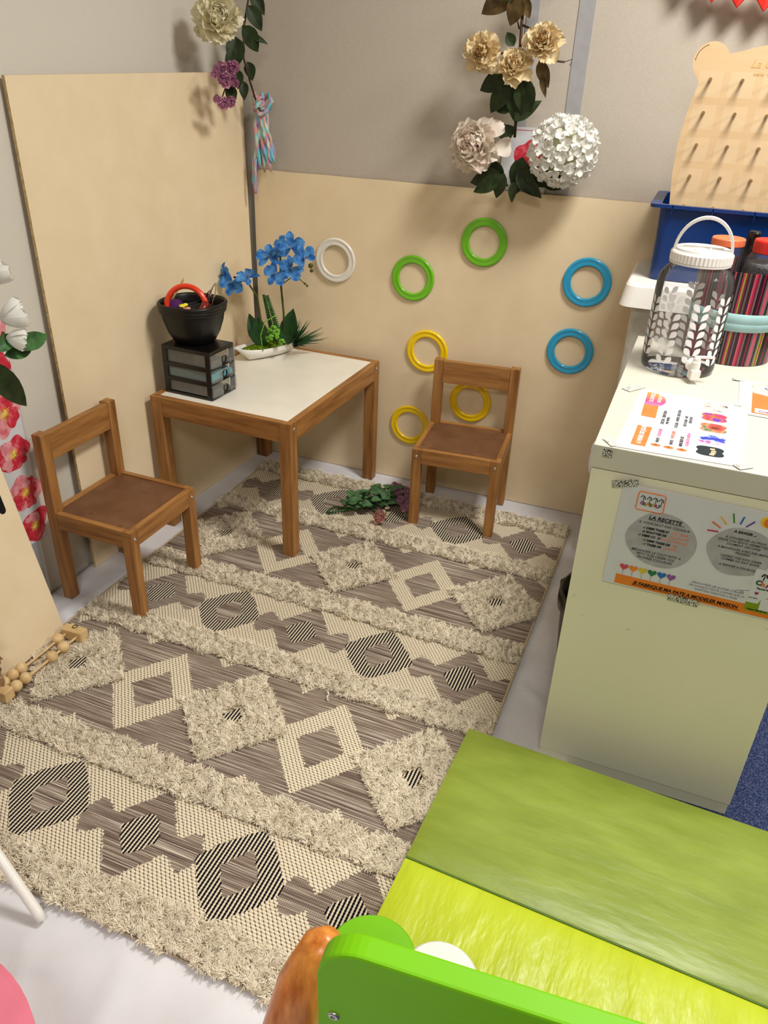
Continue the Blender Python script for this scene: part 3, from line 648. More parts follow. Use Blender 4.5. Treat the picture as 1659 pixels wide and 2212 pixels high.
leafset(Q, M['leaf'], [((.88, -.11, 1.32), (-.8, 0, -.35), .085, .052), ((.89, -.12, 1.30), (-.4, 0, -.55), .085, .050), ((.91, -.12, 1.32), (.05, 0, -1), .115, .055), ((.93, -.12, 1.32), (.15, 0, -1), .10, .060), ((.91, -.11, 1.215), (.75, 0, .6), .085, .038), ((.905, -.11, 1.25), (-.7, 0, -.2), .05, .03), ((.89, -.11, 1.39), (-.3, 0, .4), .04, .03), ((.89, -.12, 1.52), (-.5, 0, -.3), .05, .045)])
Q = thing('blush_peony', 'single blush white peony at the left above the cream board', 'peony', (.82, -.1, 1.0))
mb = MB(); peony(mb, facing((.808, -.125, 1.148), (-.05, -.85, .12), 1.), 0.080, 84); petal(mb, facing((.86, -.13, 1.14), (.6, -.7, -.1)) @ Rt(-1.3, 'Z'), .06, .055, .2); petal(mb, facing((.845, -.12, 1.17), (.3, -.9, .2)) @ Rt(-.8, 'Z'), .055, .045, .1)
finish_petals('bloom', mb, M['blush_petal'], Q)
mb = MB(); mb.tube([(.82, -.09, 1.13), (.86, -.07, 1.09), (.90, -.05, 1.04)], .0028, 6); finish_petals('stem', mb, M['stem'], Q)
leafset(Q, M['leaf'], [((.89, -.10, 1.075), (-.9, 0, -.25), .10, .052), ((.89, -.11, 1.06), (-.8, -.1, -.35), .085, .040), ((.86, -.09, 1.11), (.3, 0, -.8), .08, .045), ((.90, -.11, 1.08), (-.25, -.1, -.9), .07, .04), ((.87, -.09, 1.17), (.3, 0, .2), .05, .045)])
Q = thing('white_hydrangea', 'large white hydrangea head at the right above the cream board', 'hydrangea', (1.05, -.1, 1.0))
mb = MB(); C0 = Vector((1.055, -.105, 1.147)); 
for i in range(116):
    yv = 1-2*(i+.5)/116; r_ = math.sqrt(1-yv*yv); a = i*2.39996; d = Vector((r_*math.cos(a), yv, r_*math.sin(a)))
    if d.y > .45: continue
    p_ = C0+Vector((d.x*.083, d.y*.062, d.z*.080)); X_ = facing(p_, d, random.random()*6)
    for q in range(4): petal(mb, X_ @ Rt(q*PI/2+random.uniform(-.2, .2), 'Z') @ Rt(.15+random.uniform(-.25, .60), 'X'), random.uniform(.019, .025), .020, .2, .1, .10, 4, 4, side=.15)
finish_petals('florets', mb, M['white_petal'], Q, kind='stuff')
mb = MB(); mb.ball(tuple(C0), .060, 14, 10); finish_petals('flower_core', mb, plain('pale_olive_core', (176, 176, 140), .8, .1), Q)
mb = MB(); mb.tube([(1.03, -.09, 1.10), (.97, -.07, 1.07), (.915, -.05, 1.04)], .003, 6); finish_petals('stem', mb, M['stem'], Q)
leafset(Q, M['leaf'], [((.945, -.10, 1.125), (-.1, 0, -1), .10, .058), ((.935, -.10, 1.09), (.55, -.1, -.55), .09, .050), ((.95, -.10, 1.10), (.8, 0, -.5), .09, .05), ((.96, -.10, 1.07), (.5, -.1, -.45), .07, .03), ((1.0, -.07, 1.07), (1, 0, -.15), .08, .05), ((.93, -.11, 1.06), (.0, -.2, -1), .055, .025)])
# poppy paper hangings
def poppy_mats():
    k = NT('poppy_red_print', .6, .3); v = k.noise(k.co((30, 30, 30)), 1, 4, .7); k.col(k.ramp(v, [(.3, (172, 26, 58)), (.5, (206, 50, 66)), (.72, (236, 130, 140))])); a = k.m
    k = NT('poppy_pink_print', .6, .3); v = k.noise(k.co((40, 40, 40)), 1, 3); k.col(k.ramp(v, [(.3, (206, 96, 110)), (.7, (238, 176, 178))])); b_ = k.m
    return a, b_
PR, PP = poppy_mats(); M['paper'] = plain('white_paper', (210, 210, 213), .7, .2, .01); M['yolk'] = plain('poppy_centre_print', (244, 196, 90), .6, .2, .15, 200); M['redline'] = plain('red_print', (190, 90, 96), .6, .2)
def blot(mb, cx, cy, r, z, seed, n=36, amp=.12, sx=1, sy=1):
    rr = random.Random(seed); A = [(rr.uniform(.3, 1)*amp/(q+1)**.5, rr.uniform(0, 6.28), q+2) for q in range(5)]
    pts = []
    for i in range(n):
        t = 2*PI*i/n; q = r*(1+sum(a*math.sin(f*t+p) for a, p, f in A)); pts.append((cx+q*sx*math.cos(t), cy+q*sy*math.sin(t)))
    mb.prism(pts, z, z+.0003)
PW = thing('poppy_paper', 'white paper strip printed with red poppies, hanging on the left wall', 'wall paper strip', (-.046, -1.14, .182))
Xl = Matrix(((0, 0, 1, -.0465), (1, 0, 0, .055), (0, 1, 0, -.032), (0, 0, 0, 1)))       # local x->world y, local y->world z
mb = MB(); mb.X = Xl; mb.box(-1.32, -1.146, .214, .95, 0, .0006); obj('sheet', mb, M['paper'], PW, world=True)
mb = MB(); mb.X = Xl; mb.box(-1.1500, -1.1490, .214, .95, .0006, .0008); obj('printed_line', mb, M['redline'], PW, world=True)
for i, (y, z, r) in enumerate([(-1.192, .800, .05), (-1.196, .700, .044), (-1.200, .590, .052), (-1.200, .480, .046), (-1.188, .366, .048), (-1.180, .262, .044)]):
    mb = MB(); mb.X = Xl; blot(mb, y, z, r*1.02, .0006, i*7+1, 60, .16); obj('poppy', mb, PR if i % 2 else PP, PW, world=True)
    for q in range(4):
        a = q*PI/2+i*1.3; mb = MB(); mb.X = Xl; blot(mb, y+r*.44*math.cos(a), z+r*.44*math.sin(a), r*.50, .0009+.0003*q, i*5+q, 40, .22); obj('poppy_petal', mb, PR if (q+i) % 3 else PP, PW, world=True)
    mb = MB(); mb.X = Xl
    for q in range(22): a = q*2*PI/22; mb.tube([(y+r*.16*math.cos(a), z+r*.16*math.sin(a), .0022), (y+r*(.30+.05*(q % 3))*math.cos(a), z+r*(.30+.05*(q % 3))*math.sin(a), .0022)], .0006, 4)
    blot(mb, y, z, r*.17, .0022, i+50, amp=.15); obj('poppy_centre', mb, M['yolk'], PW, world=True)
PW = thing('poppy_paper', 'white paper strip with a red poppy on the back wall behind the flowers', 'wall paper strip', (.93, -.004, 1.02))
Xb = Matrix(((1, 0, 0, 0), (0, 0, -1, -.0265), (0, 1, 0, 0), (0, 0, 0, 1)))
Xb2 = Matrix(((1, 0, 0, 0), (0, 0, -1, -.0035), (0, 1, 0, 0), (0, 0, 0, 1)))
mb = MB(); mb.X = Xb2; mb.box(.862, 1.0, 1.021, 1.195, 0, .0006); obj('sheet', mb, M['paper'], PW, world=True)
mb = MB(); mb.X = Xb2; mb.box(.862, 1.0, 1.186, 1.188, .0006, .0008); obj('printed_line', mb, M['redline'], PW, world=True)
mb = MB(); mb.X = Xb2; blot(mb, .945, 1.105, .046, .0006, 9, sx=.9, sy=1.3); obj('poppy', mb, PR, PW, world=True)

# plant at the left edge
Q = thing('white_tulip_bunch', 'white artificial blossoms with dark leaves at the left edge, above the poppy paper', 'flowers', (.20, -1.42, .65))
for (c_, R, dr) in [((.235, -1.355, .965), .042, (.5, .5, .5)), ((.245, -1.345, .885), .040, (.5, .6, .2)), ((.22, -1.40, .915), .045, (.8, .2, .5)), ((.25, -1.350, .845), .030, (.6, .5, -.2))]:
    mb = MB()
    for i in range(10):
        t = i/10; petal(mb, facing(c_, dr) @ Rt(i*2.4, 'Z') @ Matrix.Translation((0, R*.1, -R*.4)) @ Rt(math.radians(25+45*t), 'X'), R*1.15*(1-.2*t), R, .5, .05, .05, side=.35, base=.4)
    finish_petals('blossom', mb, M['white_petal'], Q)
mb = MB(); mb.tube([(.22, -1.45, .60), (.22, -1.42, .80), (.235, -1.36, .95)], .004, 6); mb.tube([(.22, -1.43, .72), (.24, -1.36, .86)], .003, 6); finish_petals('stem', mb, M['stem'], Q)
leafset(Q, M['leaf2'], [((.25, -1.345, .825), (.1, .95, .10), .088, .036), ((.24, -1.37, .815), (.1, .9, -.05), .075, .028), ((.24, -1.39, .83), (.1, .7, .3), .06, .03)], (.8, -.3, .4))
leafset(Q, M['leaf'], [((.25, -1.44, .83), (.1, .55, -.75), .165, .050), ((.23, -1.41, .87), (.1, .2, -.7), .07, .03), ((.23, -1.41, .90), (.1, .4, -.4), .06, .03)], (.8, -.4, .3))

# ------------------------------------------------------------------ orchid arrangement on the table
O = thing('orchid_planter', 'blue artificial orchids in a white boat-shaped dish on the low table', 'orchid planter', (.148, -.170, .4485), math.radians(62))
OS = 1.12
def hull(u, v, inset=0):
    s = 2*u-1; a = PI*v; wid = (.040-inset)*(1-abs(s)**2.6)+.0006; hh = .040+.030*max(0, s)**3+.012*max(0, -s)**3
    x = s*(.142-inset); y = -wid*1.15*math.cos(a); z = hh*(1-math.sin(a)**.7*(1.0 if abs(s) < .72 else max(0, (1-abs(s))/.28)**.8))
    return (x*(1-.22*math.sin(a)), y*(1-.15*math.sin(a)), z+inset*.6)
mb = MB(); mb.grid(lambda u, v: hull(u, v), 28, 12); obj('dish', mb, M['ceramic'], O, smooth=True, solid=.003)
mb = MB(); mb.grid(lambda u, v: ((2*u-1)*.105, (2*v-1)*.033*math.sqrt(max(0, 1-(2*u-1)**2*.9)), .034+.012*math.cos((2*u-1)*1.2)*math.cos((2*v-1)*1.4)+.0025*math.sin(u*70)*math.sin(v*40)), 40, 16); obj('moss', mb, M['moss'], O, smooth=True, kind='stuff')
def wl(mb, nm, m, **k): return obj(nm, mb, m, O, smooth=True, world=True, **k)
mb = MB(); mb.tube([(.200, -.150, .49), (.208, -.160, .60), (.206, -.170, .70), (.215, -.185, .80), (.250, -.19, .845), (.290, -.19, .83)], .0035, 8); mb.tube([(.214, -.18, .70), (.262, -.19, .735), (.285, -.19, .728), (.310, -.19, .712)], .0016, 6)
mb.tube([(.150, -.19, .49), (.142, -.20, .58), (.138, -.21, .66), (.110, -.22, .705), (.06, -.22, .715)], .0035, 8)
mb.ball((.325, -.19, .775), .008); mb.ball((.328, -.19, .760), .006); mb.ball((.304, -.19, .716), .004); mb.ball((.312, -.19, .710), .004); wl(mb, 'orchid_stem', M['stem'])
def orchid(c_, d, R, roll):
    X_ = facing(c_, d, roll); mb = MB()
    for a, L_, W_ in ((0, 1, .72), (2.2, .95, .62), (-2.2, .95, .62)): petal(mb, X_ @ Rt(a, 'Z') @ Rt(.1, 'X'), R*L_*1.12, R*W_*.92, .05, .25, .015, 7, 6, side=.12)
    for a in (1.25, -1.25): petal(mb, X_ @ Matrix.Translation((0, 0, .001)) @ Rt(a, 'Z') @ Rt(.08, 'X'), R*1.15, R*.92, .12, .25, .02, 7, 6, side=.10, base=.12)
    f_ = wl(mb, 'orchid_bloom', M['blue_petal']); mb = MB()
    for a in (2.6, -2.6, PI): petal(mb, X_ @ Matrix.Translation((0, 0, .003)) @ Rt(a, 'Z') @ Rt(.8, 'X'), R*.36, R*.28, .4, -.2, 0, 3, 2)
    mb.X = X_; mb.ball((0, 0, .004), R*.09, 8, 6); mb.X = Matrix()
    obj('lip', mb, M['lav'], f_, smooth=True, world=True)
def place_lip(): pass
for c_, d, R, ro in [((.182, -.20, .787), (.1, -.8, .55), .040, .2), ((.262, -.20, .828), (.3, -.9, .1), .042, .1), ((.302, -.19, .800), (.7, -.7, .0), .036, .5), ((.215, -.215, .742), (.1, -.9, .35), .038, 2.6), ((.262, -.20, .762), (.4, -.9, .1), .038, 2.4), ((.222, -.195, .822), (-.3, -.7, .4), .034, 1.2),
                     ((.062, -.235, .700), (.15, -.9, .3), .040, 2.9), ((.028, -.225, .722), (-.5, -.8, .2), .034, .2), ((.112, -.22, .718), (.2, -.3, .95), .040, .9)]: orchid(c_, d, R, ro)
for (p_, d_, L_, W_) in [((.140, -.19, .49), (-.45, -.05, .9), .112, .056), ((.150, -.20, .485), (-.15, -.1, 1), .105, .072), ((.215, -.15, .49), (.15, 0, 1), .125, .068)]:
    d = Vector(d_).normalized(); n_ = Vector((.1, -1, .2)); side = d.cross(n_).normalized(); nrm = side.cross(d)
    if nrm.dot(n_) < 0: side = -side; nrm = -nrm
    mb = MB(); leafblade(mb, Matrix(((side.x, d.x, nrm.x, p_[0]), (side.y, d.y, nrm.y, p_[1]), (side.z, d.z, nrm.z, p_[2]), (0, 0, 0, 1))), L_, W_, .12); wl(mb, 'broad_leaf', M['leaf3'])
mb = MB()
for i in range(24):                                    # fern frond
    t = i/24; p_ = Vector((.182-.012*t, -.165-.05*t, .50+.17*t))
    for sg in (-1, 1): leafblade(mb, facing(p_, (0, -1, .3)) @ Rt(-sg*1.25, 'Z'), .030*(1-.55*t), .008, .1, .05, 3)
mb.tube([(.182, -.165, .49), (.176, -.19, .58), (.170, -.215, .67)], .0013, 5); wl(mb, 'fern_frond', M['leaf2'])
mb = MB()
for i in range(70):                                    # spiky grass
    a = random.uniform(-.3, 2.9); el = random.uniform(.12, 1.35); L_ = random.uniform(.07, .115); d = Vector((math.cos(el)*(.75+.25*math.cos(a)), math.cos(el)*math.cos(a)*.8-.15, math.sin(el)))
    leafblade(mb, facing((.235, -.145, .49), (-d.x*.3, -1, .4)) , .001, .001) if False else mb.tube([(.232, -.145, .488), tuple(Vector((.232, -.145, .488))+d*L_*.6), tuple(Vector((.232, -.145, .484))+d*L_)], [.0018, .0016, .0003], 4)
wl(mb, 'grass_tuft', M['leaf3'], kind='stuff')
mb = MB()
for (x, y, z, r) in [(.178, -.20, .548, .012), (.192, -.205, .556, .013), (.200, -.205, .535, .014), (.186, -.21, .530, .012), (.205, -.20, .548, .010), (.222, -.205, .515, .012), (.172, -.21, .520, .010)]:
    for i in range(16): a = random.uniform(0, 6.28); b_ = random.uniform(-1, 1); q = math.sqrt(1-b_*b_); mb.ball((x+r*.7*q*math.cos(a), y+r*.7*q*math.sin(a), z+r*.7*b_), r*.42, 6, 4)
wl(mb, 'sedum', M['lime'])
mb = MB(); mb.tube([(.165, -.235, .485), (.162, -.24, .54), (.175, -.23, .585), (.205, -.21, .605)], .0018, 6); wl(mb, 'loop_stem', M['lime'])

# ------------------------------------------------------------------ bouquet on the rug
Q = thing('pink_bouquet', 'small bouquet of dusty pink and mauve artificial roses lying on the rug', 'bouquet', (.60, -.30, .010))
mb = MB(); mb.tube([(.48, -.40, .016), (.52, -.375, .022), (.60, -.32, .03), (.66, -.25, .03)], .003, 6); mb.tube([(.48, -.355, .018), (.53, -.35, .02), (.60, -.32, .03)], .0028, 6); mb.tube([(.48, -.40, .016), (.474, -.375, .018), (.485, -.357, .018)], .0025, 6); mb.tube([(.60, -.32, .03), (.66, -.36, .03)], .002, 6)
finish_petals('stem', mb, M['leaf2'], Q)
for i in range(64):
    x = random.uniform(.525, .675); y = -.335+(x-.545)*.75+random.uniform(-.050, .050); a = random.uniform(-1.3, 1.9)
    mb = MB(); leafblade(mb, mat4((x, y, random.uniform(.024, .060)), (random.uniform(-.3, .6), random.uniform(-.5, .5), -a)), random.uniform(.038, .055), random.uniform(.026, .040), .2, tooth=1); finish_petals('leaf', mb, M['bleaf'], Q)
mb = MB(); rose(mb, facing((.660, -.385, .036), (.5, -.6, .5)), .030, 16); finish_petals('rose_bloom', mb, M['dusty_petal'], Q)
for (x, y, z) in [(.645, -.185, .042), (.665, -.200, .048), (.690, -.205, .045), (.705, -.225, .040), (.715, -.250, .036), (.690, -.270, .040), (.725, -.275, .03), (.72, -.30, .028), (.67, -.235, .05)]:
    mb = MB(); rose(mb, facing((x, y, z+.006), (.3, -.4, .8), x*50), .0225, 12); finish_petals('rose_bloom', mb, M['mauve_petal'], Q)
for (x, y, z) in [(.668, -.325, .042), (.680, -.350, .036), (.665, -.350, .04)]:
    mb = MB(); rose(mb, facing((x, y, z), (.2, -.5, .8), x*50), .010, 8); finish_petals('bud', mb, M['cream_petal'], Q, label='small cream bud')
mb = MB(); mb.tube([(.432, -.418, .014), (.452, -.432, .014)], .003, 6)
obj('cut_stem', mb, M['stem'], label='short green cut stem lying left of the pink bouquet', cat='stem')

# ------------------------------------------------------------------ leaning cream board, brown paper, abacus (left edge)
Bd = thing('leaning_board', 'cream board with a dark handle slot leaning low at the left edge', 'board', (.10, -1.5, .01))
ang = math.atan2(.105, .50)
mb = MB(); Ln = .51; hole = [(-1.272-.012*math.cos(t), .40+.012*math.sin(t)) for t in np.linspace(PI, 0, 9)]
Xs = Matrix(((0, -math.sin(ang), math.cos(ang), .112), (1, 0, 0, 0), (0, math.cos(ang), math.sin(ang), .012), (0, 0, 0, 1)))
mb.X = Xs; mb.box(-2.05, -1.243, 0, Ln, -.010, 0); obj('panel', mb, M['board'], Bd, world=True, bevel=.002)
mb = MB(); mb.X = Xs; 
sl = [(-1.283+.009*math.cos(t), .372+.009*math.sin(t)) for t in np.linspace(PI, 2*PI, 9)]+[(-1.283+.009*math.cos(t), .50+.009*math.sin(t)) for t in np.linspace(0, PI, 9)]
mb.prism(sl, .0001, .0008); obj('handle_slot', mb, M['dark'], Bd, world=True, label='dark slot')
k = NT('crumpled_kraft_paper', .8, .2); v = k.noise(k.co(), 22, 5, .65); k.col(k.ramp(v, [(.3, (112, 84, 52)), (.5, (150, 118, 80)), (.7, (178, 146, 104))])); k.bump(k.noise(k.co(), 30, 5, .6), 1.0, .012)
mb = MB()
def kp(u, v):
    z = .02+v*.40; y = -1.445-.018*math.sin(v*7)-(.05*v)-u*.45; 
    if v < .18: y = y-(.18-v)*.25*(1-u)
    x = .125-.16*z+.018+.014*math.sin(u*47+v*13)*math.sin(v*31+u*9)+.010*math.sin(u*90+v*61)+.006*math.sin(v*97); return (x+.012, y, z)
mb.grid(kp, 60, 56); obj('crumpled_paper', mb, k.m, label='crumpled brown kraft paper against the low leaning board', cat='paper', solid=.001)
A = thing('bead_frame', 'wooden bead frame with two rods of round beads on the rug', 'bead toy', (.165, -1.37, .02))
bw = M['pale_x']
def block(x, y, name='end_block'):
    mb = MB(); mb.X = mat4((x, y, .018), (0, 0, .06)); mb.prism([(-.034, -.014), (.028, -.016), (.030, .012), (-.012, .014), (-.016, .019), (-.024, .013), (-.034, .012)], 0, .030)
    obj(name, mb, bw, A, world=True, bevel=.003)
block(.165, -1.262); block(.155, -1.505)
mb = MB(); mb.X = mat4((.163, -1.258, .050), (0, 0, .3)); mb.torus(.006, .0012, 16, 6, .5); obj('knot_mark', mb, M['stem'], A, world=True)
for sx, xx in ((0, .142), (1, .176)):
    mb = MB(); mb.tube([(xx, -1.500, .034), (xx+.004, -1.272, .034)], .0028, 8); obj('rod', mb, bw, A, world=True)
for (x, y) in [(.144, -1.302), (.179, -1.322), (.178, -1.362), (.142, -1.425), (.141, -1.452), (.176, -1.448), (.141, -1.480), (.176, -1.478)]:
    mb = MB(); mb.ball((x, y, .036), .0145, 20, 14); obj('bead', mb, bw, A, smooth=True, world=True)

# ------------------------------------------------------------------ bottom-left: pink stool with white leg
St = thing('pink_stool', 'pink toddler stool with white legs cut off by the bottom left corner', 'stool', (.60, -2.16, 0))
pink = plain('pink_lacquer', (224, 120, 140), .4, .4, .02)
mb = MB(); mb.X = Matrix.Translation((.738, -2.308, 0)); mb.lathe([(.0001, .250), (.222, .250), (.230, .256), (.230, .272), (.222, .278), (.0001, .280)], 64, cap0=False, cap1=False); obj('seat', mb, pink, St, world=True, smooth=False)
for (a, b_) in [((.60, -2.14, .25), (.53, -2.06, .004)), ((.66, -2.25, .25), (.60, -2.36, .004)), ((.48, -2.2, .25), (.36, -2.25, .004)), ((.82, -2.20, .25), (.93, -2.24, .004))]:
    mb = MB(); P0 = Vector(a); P1 = Vector(b_); mb.tube([a, tuple(P0.lerp(P1, .97)), b_], [.013, .0105, .009], 20); obj('leg', mb, M['white_pl'], St, smooth=True, world=True)

mb = MB(); mb.tube([(.030, -1.745, .530), (.615, -1.8962, .022), (.628, -1.9005, .012)], [.0092, .0092, .0075], 24)
obj('white_rod', mb, M['white_pl'], smooth=True, label='white plastic rod leaning from the low cream board down to the sheet', cat='rod')
# ------------------------------------------------------------------ green mat
k = NT('olive_vinyl', .38, .4); v = k.noise(k.co((3, 9, 3)), 3, 3); c = k.ramp(v, [(.3, (124, 140, 46)), (.7, (140, 156, 58))]); k.col(c); k.bump(k.noise(k.co((2, 8, 2)), 3.0, 4, .5), .5, .006); MA = k.m
k = NT('lime_vinyl', .34, .4); v = k.noise(k.co((6, 2, 3)), 3, 3); c = k.ramp(v, [(.3, (180, 194, 34)), (.7, (194, 208, 48))]); k.col(c); k.bump(k.noise(k.co((9, 2.5, 2)), 2.6, 4, .5), .8, .010); MC = k.m
Mt = thing('foam_mat', 'thick green vinyl foam mat in olive and lime panels beside the desk', 'mat', (1.6, -1.5, .012), -.055)
def pad(ya, yb, m, amp, wr):
    mb = MB(); xa, xb = -.405, .62; r = .006; nx, ny = 90, 40
    def f(u, v):
        x = xa+u*(xb-xa); y = ya+v*(yb-ya); e = min(u*(xb-xa), (1-u)*(xb-xa), v*(yb-ya), (1-v)*(yb-ya)); z = .086+.006*(1-math.exp(-e/.018))
        z += amp*math.exp(-min(v, 1-v)*(yb-ya)/.10)*(.5+.5*math.sin(x*wr+2*math.sin(x*17)))*min(1, e/.012)*(.6+.4*math.sin(x*7.3))
        return (x, y, z)
    mb.grid(f, nx, ny); o = obj('top_panel', mb, m, Mt, smooth=True)
    mb = MB(); mb.box(xa, xb, ya, yb, 0, .0862); obj('side_panel', mb, m, Mt, bevel=.003)
pad(-.118, .230, MA, .0015, 40); pad(-.30, -.121, MC, .0040, 62)
mb = MB(); mb.tube([(-.405, -.1195, .087), (.62, -.1195, .087)], .0022, 8); obj('seam_piping', mb, plain('seam_green', (84, 110, 30), .5), Mt)

# ------------------------------------------------------------------ green children's chair, very near
gl = plain('lime_lacquer', (118, 190, 4), .5, .25, .02, 5)
Gc = thing('green_childs_chair', 'bright green painted children\'s chair with an arched back, cut off at the bottom right', 'chair', (1.46, -1.98, 0), .075)
def arch(x0, x1, z0, z1, r):
    pts = [(x1, z0), (x1, z1-r)]
    for t in np.linspace(0, PI/2, 10): pts.append((x1-r+r*math.cos(t), z1-r+r*math.sin(t)))
    for t in np.linspace(PI/2, PI, 10): pts.append((x0+r+r*math.cos(t), z1-r+r*math.sin(t)))
    pts += [(x0, z1-r), (x0, z0)]; return pts
Xv = Matrix(((1, 0, 0, 0), (0, 0, -1, 0), (0, 1, 0, 0), (0, 0, 0, 1)))
mb = MB(); mb.X = Matrix.Translation((0, -.072, 0)) @ Xv; mb.prism(arch(-.215, .215, .36, .628, .045), 0, .024); obj('back_rest', mb, gl, Gc, bevel=.003)
mb = MB(); fc = (-.125, .005)
mb.lathe([(.0001, .300), (.062, .300), (.066, .305), (.066, .316), (.062, .321), (.0001, .322)], 40, (fc[0], fc[1], 0), cap0=False, cap1=False); obj('seat_core', mb, gl, Gc, smooth=False)
for q, (cx, cy) in enumerate([(-.212, .083), (-.120, .085), (-.040, .040)]):
    mb = MB(); lr = (.060, .050, .050)[q]; mb.lathe([(.0001, .302), (lr-.004, .302), (lr, .307), (lr, .318), (lr-.004, .323), (.0001, .3235)], 40, (cx, cy, 0), cap0=False, cap1=False)
    obj('seat_petal', mb, gl if q % 2 == 0 else M['white_pl'], Gc, smooth=False, label='lime green rounded seat lobe' if q % 2 == 0 else 'white rounded seat lobe')
obj('seat_board', MB().box(-.19, .19, -.078, .0, .285, .302), gl, Gc, bevel=.003)
olw = wood('varnished_leg', 2, (176, 92, 30), (232, 150, 66), .3, 4)
for sx in (-1, 1):
    mb = MB(); mb.tube([(sx*.224, -.030, .535), (sx*.232, -.036, .520), (sx*.250, -.048, .46), (sx*.268, -.060, .36), (sx*.290, -.07, .2), (sx*.292, -.08, .006)], [.012, .024, .030, .032, .030, .026], 20); obj('leg', mb, olw, Gc, smooth=True, label='varnished orange wooden leg')
    mb = MB(); mb.tube([(sx*.170, .055, .30), (sx*.185, .075, .15), (sx*.2, .09, .108)], [.017, .016, .014], 20); obj('leg', mb, olw, Gc, smooth=True)
screw(Gc, (-.198, -.0965, .520), (0, -1, 0), .006)

# ------------------------------------------------------------------ desk
Dk = thing('desk', 'pale desk with a white top and a blank end panel carrying the recipe poster', 'desk', (1.56, -.78, 0), -.0122)
dx0, dx1, dy0, dy1, dz = -.2026, .1974, -.392, .330, .767
obj('worktop', MB().box(dx0-.001, dx1+.001, dy0-.002, dy1, .7225, dz), M['desktop'], Dk, bevel=.0015)
obj('end_panel', MB().box(dx0+.002, dx1, dy0, dy0+.022, .028, .7205), M['panel'], Dk, bevel=.001)
obj('plinth', MB().box(dx0+.004, dx1-.002, dy0+.003, dy0+.022, -.003, .027), M['panel'], Dk)
obj('end_panel', MB().box(dx0+.002, dx1, dy1-.03, dy1-.008, .0, .7205), M['panel'], Dk, bevel=.001)
obj('modesty_panel', MB().box(dx1-.03, dx1-.012, dy0+.022, dy1-.03, .15, .7205), M['panel'], Dk)
# ---- poster on the end panel
def xz(y):                                            # plane facing -y: local x->X, local y->Z, local z-> -Y
    return Matrix(((1, 0, 0, 0), (0, 0, -1, y), (0, 1, 0, 0), (0, 0, 0, 1)))
FY = -1.1755
blackm = plain('black_ink', (22, 20, 24), .6, .2); greym = plain('grey_wash', (168, 166, 168), .7, .2, .06, 50); orange = plain('orange_print', (222, 126, 44), .6, .2, .02); orange2 = plain('orange_ink', (224, 120, 60), .6, .2)
PS = thing('recipe_poster', 'white recipe poster with grey blots and an orange banner taped on the desk end', 'poster', (1.56, FY, .49))
BX = xz(FY-.0010) @ Matrix.Rotation(-.012, 4, 'Z')
def PB(mb): mb.X = xz(FY)@Matrix.Translation((1.415, .706, 0))@Matrix.Rotation(-.0125, 4, 'Z')@Matrix.Translation((-1.415, -.706, 0)); return mb
mb = PB(MB()); mb.box(1.415, 1.712, .497, .706, .0002, .0010); obj('sheet', mb, M['paper'], PS, world=True)
mb = PB(MB()); blot(mb, 1.499, .608, .058, .0011, 3, 60, .03, 1.05, .95); blot(mb, 1.630, .620, .052, .0011, 4, 60, .03, 1.05, .93); obj('grey_blot', mb, greym, PS, world=True)
mb = PB(MB()); mb.box(1.437, 1.712, .500, .5205, .0011, .0014); obj('orange_banner', mb, orange, PS, world=True)
TX = lambda x, z, d=.0015: Matrix.Translation((x, z, d))
mb = PB(MB())
for s_, x, z, sz, sp in [("LA RECETTE", 1.4695, .6475, .0098, 1.05), ("-1 DEMI TASSE D'", 1.463, .6265, .0060, 1), ("-2 GOUTTES DE", 1.463, .6185, .0060, 1), ("-1 DEMI CC  D'", 1.458, .6105, .0060, 1), ("-1 DEMI TASSE DE", 1.468, .6015, .0060, 1), ("-1 TASSE DE", 1.470, .5935, .0060, 1),
                         ("JE FABRIQUE MA PATE A MODELER MAISON", 1.470, .5065, .0098, .95), ("A SAVOIR ...", 1.610, .6565, .0068, 1)]:
    mb = PB(MB()); text_into(mb, s_, sz, TX(x, z), bold=.00028, shear=.15, space=sp)
    if s_[0] == 'L': mb.box(1.469, 1.531, .6455, .6462, .0015, .0018)
    if s_[0] == 'J': mb.box(1.470, 1.658, .5042, .5049, .0015, .0018)
    obj('lettering', mb, blackm, PS, world=True, label='bold black lettering')
mb = PB(MB()); gm = plain('dark_grey_ink', (66, 62, 64), .6, .2)
for s_, x, z, sz, al in [("IL VOUS FAUT PAR COULEUR", 1.4985, .6365, .0066, 'CENTER'), ("MELANGER LE TOUT PETIT A", 1.4965, .5785, .0066, 'CENTER'), ("PETIT PUIS CREER VOS", 1.4965, .5715, .0066, 'CENTER'), ("PROPRES COULEURS", 1.4965, .5645, .0066, 'CENTER'),
                         ("A CONSERVER AU FRAIS", 1.632, .6435, .0060, 'CENTER'), ("DANS UNE BOITE HERMETIQUE", 1.632, .6372, .0060, 'CENTER'), ("JOLIMENT DECOREE", 1.632, .6309, .0060, 'CENTER'), ("A MANIPULER AVEC DES MAINS", 1.634, .6220, .0060, 'CENTER'), ("PROPRES", 1.634, .6157, .0060, 'CENTER'),
                         ("LAISSEZ VOS KIDS CREER", 1.634, .6060, .0060, 'CENTER'), ("COMME ILS ONT ENVIE", 1.634, .5997, .0060, 'CENTER'), ("A REFAIRE A POURVOIR", 1.634, .5880, .0060, 'CENTER')]:
    mb = PB(MB()); text_into(mb, s_, sz, TX(x, z), bold=.00005, align=al, shear=.1)
    obj('lettering', mb, gm, PS, world=True, label='thin dark grey lettering')
mb = PB(MB())
